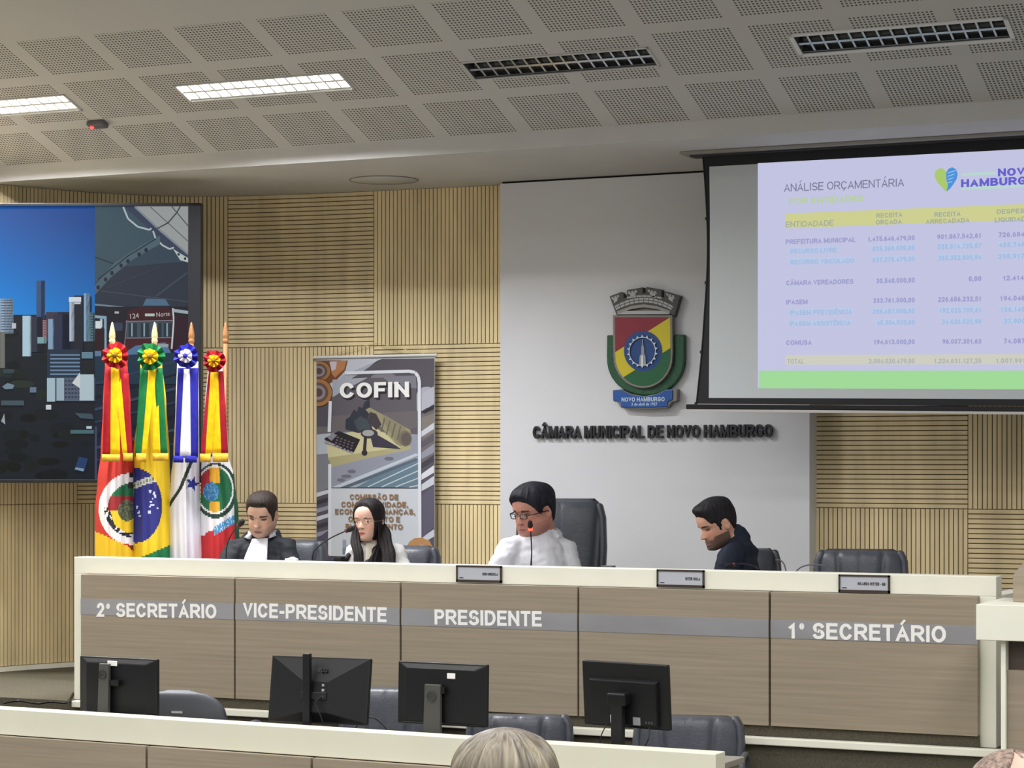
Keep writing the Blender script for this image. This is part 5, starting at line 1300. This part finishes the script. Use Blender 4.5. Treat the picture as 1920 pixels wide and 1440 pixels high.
def skin_fn(M, tone, lips, brow, lid, beard=None, closed=False, brow_w=1.0, blush=(0, 0, 0)):
    Mi = M.inverted()
    dk = lambda c, k: tuple(max(0, min(255, v * k)) for v in c)
    def fn(co):
        p = Mi @ co
        x, y, z = p; ax = abs(x)
        c = list(tone)
        if -.2 < z < 1.1 and y > .12:
            g = math.exp(-((ax - .2) / .08) ** 2 - ((z - .37) / .08) ** 2); c = [c[i] + blush[i] * g for i in range(3)]
            if math.hypot(x / .105, (z - .199) / .036) < 1: c = list(lips)
            if math.hypot(x / .09, (z - .199) / .008) < 1: c = list(dk(lips, .55))
            if .075 < ax < .235 and abs(z - (.572 + .014 * math.sin((ax - .06) * 17))) < .017 * brow_w * (1.15 - (ax - .075) * 3): c = list(brow)
            ex, ez = (ax - .15) / .062, (z - .495) / .024
            if ex * ex + ez * ez < 1.25:
                c = list(lid)
                if not closed and ex * ex + ez * ez < .95:
                    c = [222, 216, 210]
                    if math.hypot((ax - .15) / .028, (z - .497) / .026) < 1: c = [44, 30, 24]
            if ax < .075 and .31 < z < .335 and .025 < ax: c = list(dk(tone, .5))
        if beard is not None and y > -.06 and z < .32 - .1 * 0:
            lim = .30 if ax < .2 else .30 + (ax - .2) * 1.2
            if z < lim and not math.hypot(x / .105, (z - .199) / .036) < 1 and z > -.06:
                k = beard[1] * ss(lim, lim - .06, z); 
                if ax < .2 and z > .25: k *= .8
                c = [c[i] * (1 - k) + beard[0][i] * k for i in range(3)]
        return c
    return fn
def garment(bm, name, voxel, m, par, sm=3, amp=.0085):
    me = remesh(bm, voxel, sm)
    ns = [v.normal.copy() for v in me.vertices]
    for v, n_ in zip(me.vertices, ns):     # soft folds of the cloth
        p = v.co; q = Vector((p.x * 9 + p.z * 7, p.y * 9, p.z * 15 - p.x * 5))
        v.co = p + n_ * amp * (noise.noise(q) + .55 * noise.noise(q * 2.3 + Vector((3, 1, 7))) - .25)
    return put(name, me, m, par, True, True)
def fold_mat(n, c, rough=.75, d=.006): return mat(n, c, rough, var=.03, scale=(9, 9, 5), bump=d, bscale=(13, 13, 7), spec=.2, detail=2)

def seated(label, t0, head_px, H, psi, pitch, roll, sh, el_, wr, neck, chest, waist, pelvis, radii, tone, seat_z, floor_z, shirt, trousers, hd, fnargs, arm_r=.052, hands=True, legs=True, neck_r=.056, collar=None, inner=None, reach=.40, face_dir=None, sleeve_r=None):
    """every joint: (px, py, metres nearer to the camera than t0)"""
    J = lambda q: Pt(q[0], q[1], t0 - q[2])
    c = J((head_px[0], head_px[1], head_px[2] if len(head_px) > 2 else 0))
    base = J(pelvis); base.z = floor_z
    t = thing('person', label, 'person', base)
    M = headM(c, H, psi, pitch, roll)
    nb, ch, wa, pe = J(neck), J(chest), J(waist), J(pelvis)
    S_, E_, W_ = [J(q) for q in sh], [J(q) for q in el_], [J(q) for q in wr]
    side = (S_[1] - S_[0]).normalized(); fwd = face_dir if face_dir is not None else side.cross(UP)
    if fwd.dot(V) > 0 and face_dir is None: fwd = -fwd
    fwd.z = 0; fwd.normalize()
    (rcx, rcy), (rwx, rwy) = radii
    # --- skin: head, neck, upper body core, forearms, hands (one surface)
    bm = B(); hd.mesh(bm, M)
    skull = M @ Vector((0, -.10, .22))
    tube(bm, [nb - UP * .03, nb.lerp(skull, .5), skull], [(neck_r * 1.15, neck_r * 1.1), neck_r, neck_r * .98], 20)
    tube(bm, [pe, wa, ch, nb - UP * .02], [(rwx * .7, rwy * .7), (rwx * .7, rwy * .7), (rcx * .75, rcy * .7), (rcx * .42, rcy * .5)], 18, side=side)
    for i in (0, 1):
        tube(bm, [S_[i].lerp(nb, .15), S_[i], E_[i], W_[i]], [.030, .032, .032, .024], 12)
        if hands: hand(bm, W_[i], (W_[i] - E_[i]), UP, -1 if i else 1, H)
    me = remesh(bm, .0034, 1)
    paint_verts(me, skin_fn(M, *fnargs))
    put('body', me, skin_mat, t, True, True)
    # --- upper garment
    sr = sleeve_r or arm_r
    bm = B()
    tube(bm, [pe, wa, ch, ch.lerp(nb, .55), nb - UP * .012], [(rwx * 1.05, rwy * 1.05), (rwx, rwy), (rcx, rcy), (rcx * .86, rcy * .85), (rcx * .42, rcy * .62)], 24, side=side)
    for i in (0, 1):
        tube(bm, [nb.lerp(S_[i], .35) - UP * .015, S_[i], S_[i].lerp(E_[i], .5), E_[i], E_[i].lerp(W_[i], .85)], [(sr * .9, sr * .9), (sr * 1.25, sr * 1.3), (sr * 1.1, sr * 1.12), (sr * .98, sr * .95), (sr * .72, sr * .72)], 16)
    for q in (collar or []): q(bm, dict(nb=nb, side=side, fwd=fwd, skull=skull, H=H, nr=neck_r))
    garment(bm, 'shirt', .0065, shirt, t)
    if legs:
        hips = [pe + side * s * .09 for s in (-1, 1)]
        bm = B(); tube(bm, [hips[0] - UP * .03, hips[1] - UP * .03], [(.10, .12), (.10, .12)], 14)
        knees = []
        for i in (0, 1):
            kn = hips[i] + fwd * reach + UP * (seat_z + .07 - hips[i].z); an = Vector((kn.x, kn.y, floor_z + .085)) + fwd * .03
            tube(bm, [hips[i] - UP * .03, kn, an], [(.085, .08), (.062, .062), (.048, .05)], 14); knees.append(an)
        garment(bm, 'trousers', .010, trousers, t)
        for an in knees:
            bm = B(); tube(bm, [Vector((an.x, an.y, floor_z + .048)) - fwd * .06, Vector((an.x, an.y, floor_z + .048)) + fwd * .05, Vector((an.x, an.y, floor_z + .04)) + fwd * .15], [(.042, .047), (.046, .045), (.036, .034)], 12, side=side)
            obj('shoe', bm, mat('black_shoe_leather', (26, 24, 24), .35), t)
    return t, M, dict(nb=nb, side=side, fwd=fwd, ch=ch, S=S_, E=E_, W=W_, skull=skull, wa=wa)
def collar_band(h=.035, open_=.5, r=1.28, flare=.012):
    def f(bm, k):
        nb, sd, fw, nr = k['nb'], k['side'], k['fwd'], k['nr']; ax = (k['skull'] - nb).normalized(); n = 40
        A = []
        for i in range(n + 1):
            a = math.pi * 2 * (open_ / 10 + (1 - open_ / 5) * i / n)
            d = fw * math.cos(a) + sd * math.sin(a)
            low = -.012 if math.cos(a) < .3 else -.012 - .03 * (math.cos(a) - .3)
            b0 = nb + d * nr * r + ax * low; b1 = nb + d * (nr * r + .004) + ax * (h + low); b2 = nb + d * (nr * r + flare + .010) + ax * (low + h * .2)
            A.append((b0, b1, b2))
        vs = [[bm.verts.new(p) for p in q] for q in A]
        vi = [[bm.verts.new(p - ((p - nb) - ax * (p - nb).dot(ax)).normalized() * .010) for p in q[:2]] for q in A]
        for i in range(n):
            bm.faces.new((vs[i][0], vs[i + 1][0], vs[i + 1][2], vs[i][2])); bm.faces.new((vs[i][2], vs[i + 1][2], vs[i + 1][1], vs[i][1]))
            bm.faces.new((vs[i][1], vs[i + 1][1], vi[i + 1][1], vi[i][1])); bm.faces.new((vi[i][1], vi[i + 1][1], vi[i + 1][0], vi[i][0])); bm.faces.new((vi[i][0], vi[i + 1][0], vs[i + 1][0], vs[i][0]))
        for e in (0, n): 
            f_ = (vs[e][0], vs[e][2], vs[e][1], vi[e][1], vi[e][0]); bm.faces.new(f_ if e == 0 else list(reversed(f_)))
    return f
def collar_high(bm, k):
    nb, sk = k['nb'], k['skull']
    tube(bm, [nb - UP * .03, nb.lerp(sk, .22)], [(k['nr'] * 1.25, k['nr'] * 1.25), (k['nr'] * 1.13, k['nr'] * 1.13)], 20)
def glasses(M, m, par, rx=.075, rz=.045, th=.009, zc=.49, square=.6):
    bm = B(); pts = {}
    for sg in (-1, 1):
        loop = []
        for i in range(25):
            a = 2 * math.pi * i / 24; ca, sa = math.cos(a), math.sin(a)
            loop.append(M @ Vector((sg * .15 + rx * math.copysign(abs(ca) ** square, ca), .455 - abs(sg * .15 + rx * ca) * .16, zc + rz * math.copysign(abs(sa) ** square, sa))))
        for i in range(24): tube(bm, [loop[i], loop[i + 1]], th * M.to_scale().x, 6)
        tube(bm, smooth_path([M @ Vector((sg * .225, .42, zc + .02)), M @ Vector((sg * .355, .30, zc + .02)), M @ Vector((sg * .375, .0, zc + .01)), M @ Vector((sg * .36, -.08, zc - .03))], 4), th * M.to_scale().x, 6)
    tube(bm, [M @ Vector((-.075, .46, zc + .012)), M @ Vector((0, .475, zc + .02)), M @ Vector((.075, .46, zc + .012))], th * M.to_scale().x, 6)
    return obj('glasses', bm, m, par)
dark_tr = fold_mat('dark_trousers', (38, 40, 48))
white_shirt = fold_mat('white_shirt_cloth', (204, 205, 212), .8, .012)

# ---------- man in the black jacket (left)
hd = Head(jaw=1.15, wide=.97, nose=1.05)
tone = (192, 152, 132)
jacket = fold_mat('black_jacket_cloth', (40, 43, 48), .7, .014)
t, M, k = seated('person in a black jacket over an open white shirt, looking down', 12.45, (492, 964), .232, math.radians(14), math.radians(20), math.radians(-3),
    [(442, 1031, -.02), (535, 1027, -.03)], [(415, 1084, .10), (554, 1090, .08)], [(455, 1082, .34), (528, 1086, .34)], (490, 1006, -.05), (490, 1060, -.02), (490, 1110, -.03), (490, 1148, -.05),
    ((.165, .115), (.16, .12)), tone, 0.95, ZP, jacket, dark_tr, hd, (tone, (150, 92, 84), (44, 32, 28), (96, 62, 52), ((120, 104, 100), .35), True, 1.6, (10, -4, -4)), arm_r=.056, neck_r=.06, collar=[collar_band(.05, 1.6, 1.5, .02)])
hl = tabf([(0, .80), (20, .80), (38, .78), (50, .66), (60, .56), (68, .42), (80, .40), (86, .56), (98, .55), (112, .30), (140, .16), (180, .12)])
obj('hair', hair_cap(hd, M, hl, lambda z, d, a: .012 + .05 * ss(.66, .95, z) + .02 * ss(40, 0, d) * ss(.7, .85, z), 1.3), hair_mat('dark_brown_hair', (40, 31, 28)), t, fixn=True)
# white shirt front showing between the jacket's edges, with its collar
bm = B(); nb, fw, sd, ch = k['nb'], k['fwd'], k['side'], k['ch']
A = []
rows_ = 10
for j in range(rows_ + 1):
    q = j / rows_; cpt = nb.lerp(k['wa'], q); wl = .040 + .10 * q; wr_ = .040 + .0 * q
    dep = .078 + .088 * ss(0, .40, q)
    A.append([cpt + sd * x_ + fw * (dep * (1 - (x_ / .16) ** 2) + .008) + UP * (-.012 * (1 - q)) for x_ in [-wl + (wl + wr_) * i / 10 for i in range(11)]])
V_ = [[bm.verts.new(p) for p in r_] for r_ in A]
for j in range(rows_):
    for i in range(10): bm.faces.new((V_[j][i], V_[j][i + 1], V_[j + 1][i + 1], V_[j + 1][i])).smooth = True
bmesh.ops.recalc_face_normals(bm, faces=bm.faces); bmesh.ops.solidify(bm, geom=bm.faces[:], thickness=.012)
collar_band(.034, 1.1, 1.22, .016)(bm, dict(nb=nb + UP * .012 + fw * .006, side=sd, fwd=fw, skull=k['skull'], nr=.06))
obj('shirt_front', bm, white_shirt, t, smooth=True)

# ---------- woman in white
hd = Head(jaw=.93, wide=.97, nose=.85)
tone = (208, 166, 148)
cardigan = fold_mat('white_cardigan_cloth', (200, 199, 198), .85, .014)
t, M, k = seated('person with long dark hair in a white cardigan speaking into a microphone', 12.05, (692, 976), .212, math.radians(26), math.radians(2), 0,
    [(667, 1040, .0), (741, 1036, -.04)], [(645, 1090, .08), (766, 1094, .06)], [(664, 1086, .34), (730, 1090, .34)], (703, 1016, -.04), (704, 1062, -.01), (704, 1108, -.03), (704, 1146, -.05),
    ((.13, .095), (.13, .10)), tone, 0.95, ZP, cardigan, dark_tr, hd, (tone, (168, 88, 84), (62, 44, 40), (112, 76, 66), None, False, .8, (16, -2, 0)), arm_r=.047, neck_r=.047)
whair = hair_mat('long_dark_hair', (26, 20, 22), sc=(120, 120, 6))
hl = tabf([(0, .87), (14, .86), (32, .80), (46, .66), (58, .42), (66, .20), (74, .0), (180, .0)])
bm = hair_cap(hd, M, hl, lambda z, d, a: .030 + .045 * ss(.7, 1, z) - .03 * math.exp(-(math.sin(a) / .05) ** 2) * ss(.8, 1, z), 4.1, amp=.008, freq=20)
# falling lengths: from beside the face round the back, the front ends lying on the chest
NA, NZ = 72, 40; G = []
for j in range(NZ + 1):
    q = j / NZ; z = .42 - 1.50 * q; rv = []
    open_ = 67 - 22 * ss(.25, .7, q); 
    for i in range(NA + 1):
        deg = open_ + (360 - 2 * open_) * i / NA; a = math.radians(deg)
        w = .365 + .14 * ss(.2, .8, q); f = .36 + .55 * ss(.22, .6, q); kb = .44 + .02 * q
        rp = 1 + .035 * math.sin(a * 29 + 2 * noise.noise((a * 2, q * 2, 5))) + .04 * noise.noise((a * 3, q * 1.5, 9))
        x = w * math.sin(a) * rp; ca = math.cos(a); ex = 1 - .5 * ss(.25, .7, q); y = (f * ca ** ex if ca > 0 else kb * ca) * rp
        rv.append(bm.verts.new(M @ Vector((x, y, z))))
    G.append(rv)
nf = []
for j in range(NZ):
    for i in range(NA):
        deg = 360 * i / NA
        # back is shorter than the front tails
        if 100 < deg < 260 and j > NZ * .72: continue
        f_ = bm.faces.new((G[j][i], G[j][i + 1], G[j + 1][i + 1], G[j + 1][i])); f_.smooth = True; nf.append(f_)
bmesh.ops.delete(bm, geom=[v for v in bm.verts if not v.link_faces], context='VERTS')
bmesh.ops.recalc_face_normals(bm, faces=nf)
bmesh.ops.solidify(bm, geom=nf, thickness=.020)
for path, r_ in ((((674, 968, .02), (668, 990, .04), (667, 1012, .07), (671, 1036, .12), (675, 1066, .15)), .024), (((706, 958, -.03), (714, 984, -.01), (722, 1010, .04), (727, 1038, .10), (731, 1068, .14)), .034)):
    pts = smooth_path([Pt(x, y, 12.05 - d) for x, y, d in path], 6); n_ = len(pts)
    for o_ in (-.55, 0, .55):
        tube(bm, [p + R * (o_ * r_ * (.3 + .7 * ss(0, .45, i / n_))) + UP * .004 * o_ - V * (.006 * (1 - abs(o_))) for i, p in enumerate(pts)], [(r_ * (.55 + .12 * math.sin(i * .7 + o_ * 3)) * (.35 + .65 * ss(0, .45, i / n_)), .006 + .008 * ss(0, .45, i / n_)) for i in range(n_)], 10, side=R)
obj('hair', bm, whair, t, fixn=False)
glasses(M, mat('thin_gold_frame', (150, 120, 90), .3, .6), t, .082, .05, .0055, .485, .9)
bm = B(); nb, fw, sd = k['nb'], k['fwd'], k['side']
A = []
for j in range(9):
    q = j / 8; cpt = nb.lerp(k['wa'], q * .8); wd = .052 + .02 * q; dep = .055 + .055 * ss(0, .5, q)
    A.append([bm.verts.new(cpt + sd * (wd * (i / 5 - 1)) + fw * (dep * (1 - ((i / 5 - 1) * .45) ** 2) + .008) - UP * (.02 * (1 - q) * (1 - abs(i / 5 - 1)))) for i in range(11)])
for j in range(8):
    for i in range(10): bm.faces.new((A[j][i], A[j][i + 1], A[j + 1][i + 1], A[j + 1][i])).smooth = True
bmesh.ops.recalc_face_normals(bm, faces=bm.faces); bmesh.ops.solidify(bm, geom=bm.faces[:], thickness=.01)
obj('top', bm, fold_mat('cream_top_cloth', (232, 226, 208), .85), t)

# ---------- man in the white shirt (centre)
hd = Head(jaw=1.18, wide=1.06, nose=1.0)
tone = (172, 120, 104)
t, M, k = seated('person in a white shirt and dark glasses before the tall chair', 11.80, (1001, 957), .262, math.radians(48), math.radians(14), 0,
    [(954, 1036, .05), (1056, 1034, -.06)], [(930, 1082, .16), (1076, 1094, .02)], [(950, 1084, .40), (1030, 1092, .34)], (1014, 1000, -.05), (1006, 1062, .0), (1004, 1112, .0), (1004, 1150, -.04),
    ((.185, .145), (.185, .16)), tone, 0.95, ZP, white_shirt, dark_tr, hd, (tone, (150, 80, 76), (46, 30, 28), (120, 72, 62), ((120, 84, 76), .35), True, 1.2, (14, -6, -6)), arm_r=.064, neck_r=.075, collar=[collar_band(.045, .9, 1.22, .02)])
hl = tabf([(0, .78), (15, .76), (30, .74), (44, .68), (54, .62), (64, .52), (76, .47), (84, .57), (98, .57), (112, .34), (135, .22), (180, .18)])
obj('hair', hair_cap(hd, M, hl, lambda z, d, a: .030 + .05 * ss(.6, .95, z) + .05 * ss(55, 0, d) * ss(.66, .8, z), 7.7, amp=.022, freq=9), hair_mat('black_hair', (24, 25, 34)), t)
glasses(M, mat('black_frame', (18, 18, 20), .3), t, .085, .05, .011, .49, .55)

# ---------- bearded man in navy (right), in profile
hd = Head(jaw=1.0, wide=.98, nose=1.05)
tone = (192, 146, 124)
navy = fold_mat('navy_cloth', (30, 36, 50), .75, .010)
t, M, k = seated('person with beard in a navy shirt, in profile looking down at the desk', 11.35, (1345, 981), .236, math.radians(70), math.radians(24), 0,
    [(1372, 1046, .13), (1398, 1036, -.12)], [(1344, 1096, .20), (1396, 1096, .02)], [(1308, 1082, .34), (1330, 1092, .20)], (1384, 1004, -.02), (1384, 1058, .0), (1390, 1110, .0), (1392, 1150, .0),
    ((.135, .10), (.14, .12)), tone, 0.95, ZP, navy, dark_tr, hd, (tone, (150, 98, 88), (40, 30, 28), (104, 70, 60), ((56, 46, 44), .70), True, 1.15, (12, -4, -4)), arm_r=.054, neck_r=.056, collar=[collar_high], face_dir=(-R * .9 - V * .42))
hl = tabf([(0, .80), (18, .79), (34, .76), (46, .68), (56, .60), (68, .58), (74, .42), (80, .40), (86, .56), (98, .58), (112, .38), (135, .26), (180, .22)])
obj('hair', hair_cap(hd, M, hl, lambda z, d, a: .004 + .07 * ss(.70, .94, z) + .075 * ss(75, 0, d) * ss(.74, .88, z), 2.9, amp=.016, freq=10), hair_mat('near_black_hair', (24, 22, 26)), t)

# ---------- audience: woman seen from behind
hd = Head()
tone = (206, 168, 150)
AF = 0.0
def listener(label, t0, hp, H, psi, hl, Tf, hm, cloth, tone, neck=True, amp=.02, freq=16, wide=1.0):
    hd = Head(wide=wide)
    c = Pt(hp[0], hp[1], t0)
    px = lambda dx, dz: (hp[0] + dx / t0 * F, hp[1] - dz / t0 * F)
    q = lambda dx, dz, d: (*px(dx, dz), d)
    t, M, k = seated(label, t0, hp, H, psi, 0.05, 0, [q(-.18, -.25, .0), q(.18, -.25, .0)], [q(-.23, -.50, -.06), q(.23, -.50, -.06)], [q(-.14, -.60, -.30), q(.14, -.60, -.30)],
        q(0, -.20, .03), q(0, -.40, .04), q(0, -.62, .03), q(0, -.78, .02), ((.165, .11), (.15, .12)), tone, .46, 0.0, cloth, dark_tr, hd, (tone, (160, 100, 90), (60, 50, 46), (120, 90, 80)), face_dir=V.copy())
    h = obj('hair', hair_cap(hd, M, hl, Tf, 5.5, amp=amp, freq=freq, fine=2), hm, t)
    return t, M, k
blonde = bpy.data.materials.new('ash_blonde_hair'); blonde.use_nodes = True
nt = blonde.node_tree; b_ = nt.nodes['Principled BSDF']; b_.inputs['Roughness'].default_value = .42
at = nt.nodes.new('ShaderNodeAttribute'); at.attribute_name = 'Col'; nt.links.new(at.outputs['Color'], b_.inputs['Base Color'])
hl = tabf([(0, .84), (35, .78), (50, .55), (60, .2), (70, .02), (180, .0)])
t, M, k = listener('person with ash blonde hair seen from behind, in front of the desk', 4.55, (947, 1492), .245, math.radians(176), hl, lambda z, d, a: .088 - .03 * ss(.6, 1, z) - .045 * math.exp(-((math.sin(a)) / .10) ** 2) * ss(.90, 1, z), blonde, fold_mat('grey_blouse_cloth', (120, 116, 120)), (206, 168, 150), amp=.026, freq=14, wide=1.04)
for o_ in t.children:
    if o_.name.startswith('hair'):
        Mi = M.inverted() @ wm(o_)
        def hc(co):
            p = Mi @ co; r_ = math.hypot(p.x, p.y); a = math.atan2(p.x, p.y + .12)
            n1 = noise.noise((math.cos(a) * 9, math.sin(a) * 9, p.z * .7)); n2 = noise.noise((math.cos(a) * 26, math.sin(a) * 26, p.z * 1.0 + 7))
            v = .5 + .5 * n1 + .55 * n2
            v = max(0, min(1, v)); dkc, ltc = (62, 54, 45), (160, 150, 126)
            c = [dkc[i] + (ltc[i] - dkc[i]) * v for i in range(3)]
            root = ss(.90, 1.02, p.z) * .35
            return [c[i] * (1 - root) + (74, 64, 60)[i] * root for i in range(3)]
        paint_verts(o_.data, hc)
hl = lambda d, a=0: .99 - .50 * ss(.25, -.45, math.sin(a)) + .03 * math.sin(a * 9) + (.3 if d < 50 else 0)
t, M, k = listener('person with thinning grey hair and ruddy scalp at the lower right corner', 4.2, (1900, 1528), .235, math.radians(200), hl, lambda z, d, a: .016, hair_mat('thin_grey_hair', (128, 110, 100), sc=(120, 120, 40)), fold_mat('dark_coat_cloth', (60, 58, 62)), (214, 160, 142), amp=.012, freq=30)
# ================================================================== microphones and small things on the dais
mic_foam = mat('mic_foam', (26, 22, 24), .9); ringon = mat('mic_ring_lit', (255, 60, 40), emit=5); ringoff = mat('mic_ring_dark', (96, 26, 24), .4)
WT = 1.292
def mic(label, base, path, Y, lit, headdir=None, hr=.016):
    """base: px of the stand; path: picture points of the gooseneck at depth Y; the last one is the head"""
    pts = [PY(x, y, Y + dy) for x, y, dy in path]
    b = Vector((pts[0].x, pts[0].y, WT))
    t = thing('gooseneck_microphone', label, 'microphone', b, 0, 'gooseneck microphones on the dais')
    bm = B(); lathe(bm, [(.055, 0), (.055, .012), (.045, .020), (.012, .024), (.009, .05)], Matrix.Translation(b), 20); obj('base', bm, mat('black_plastic', (24, 25, 28)), t)
    line = smooth_path([b + UP * .02] + pts, 8)
    bm = B(); tube(bm, line, [.0065 - .003 * min(1, i / 12) for i in range(len(line))], 8); obj('gooseneck', bm, blackm, t)
    e, d = line[-1], (line[-1] - line[-4]).normalized()
    bm = B(); tube(bm, [e, e + d * .012, e + d * .030], [hr * .7, hr, hr * .85], 12); obj('mic_head', bm, mic_foam, t)
    bm = B(); tube(bm, [e - d * .012, e + d * .001], [hr * .78, hr * .78], 12, caps=False); obj('ring', bm, ringon if lit else ringoff, t)
    return t
mic('gooseneck microphone reaching left to right towards the woman in white', 0, [(586, 1045, 0), (592, 1030, 0), (618, 1010, 0), (652, 994, -.02)], 10.42, False)
mic('gooseneck microphone with glowing red ring before the man in white shirt', 0, [(996, 1056, 0), (997, 1036, 0), (996, 1012, 0), (994.5, 990, -.02)], 10.40, True, hr=.014)
mic('small dark gooseneck microphone at the shoulder of the jacketed man', 0, [(423, 1056, 0), (426, 1022, 0), (435, 1001, 0), (449, 984, -.02)], 10.45, False, hr=.017)
mic('low gooseneck microphone lying across the front of the man in navy', 0, [(1420, 1066, 0), (1404, 1059, 0), (1388, 1057, 0), (1374, 1059, -.02)], 10.40, False, hr=.012)
def cable(label, pts, Y, r=.0035):
    bm = B(); tube(bm, smooth_path([PY(x, y, Y) for x, y in pts], 8), r, 6); o = obj('cable', bm, mat('grey_cable', (92, 92, 100), .5))
    return tag(o, label, 'cable')
cable('thin grey cable looping beside the chair of the man in navy', [(1455, 1050), (1464, 1051), (1471, 1060), (1475, 1078)], 10.5)
cable('thin grey cable arching left of the empty grey chair', [(1488, 1078), (1498, 1066), (1512, 1060), (1530, 1059), (1548, 1061)], 10.5)
# folded paper tissue, phone
bm = B(); a = PY(544, 1050, 10.35)
a.z = WT
prism(bm, [a + Vector(q) for q in ((-.035, 0, 0), (.035, 0, 0), (.033, 0, .088), (.005, 0, .099), (-.015, 0, .092), (-.033, 0, .09))], (0, .03, 0)); tag(obj('folded_paper', bm, mat('white_paper', (240, 240, 238), .8), None, bevel=.002), 'small folded white paper standing before the man in the black jacket', 'paper')
def flatbox(name, label, cat, px, Y, w, h, m):
    a = PY(px, 1058, Y); bm = B(); box(bm, a.x - w / 2, a.x + w / 2, Y, Y + .05, WT, WT + h); return tag(obj(name, bm, m, None, bevel=.003), label, cat)
flatbox('desk_speaker', 'small dark box on the dais between the woman and the jacketed man', 'box', 632, 10.33, .045, .105, black)
flatbox('card_holder', 'small pale grey holder on the dais right of the tall chair', 'holder', 1137, 10.34, .06, .088, mat('grey_plastic', (96, 94, 100)))

bm = B(); tube(bm, smooth_path([PZ(x, y, ZP + .006) for x, y in ((137, 1300), (131, 1311), (122, 1318), (96, 1316), (70, 1319), (36, 1314), (8, 1318))], 8), .006, 6)
tag(obj('cable', bm, black), 'black cable lying on the platform floor left of the dais desk', 'cable')
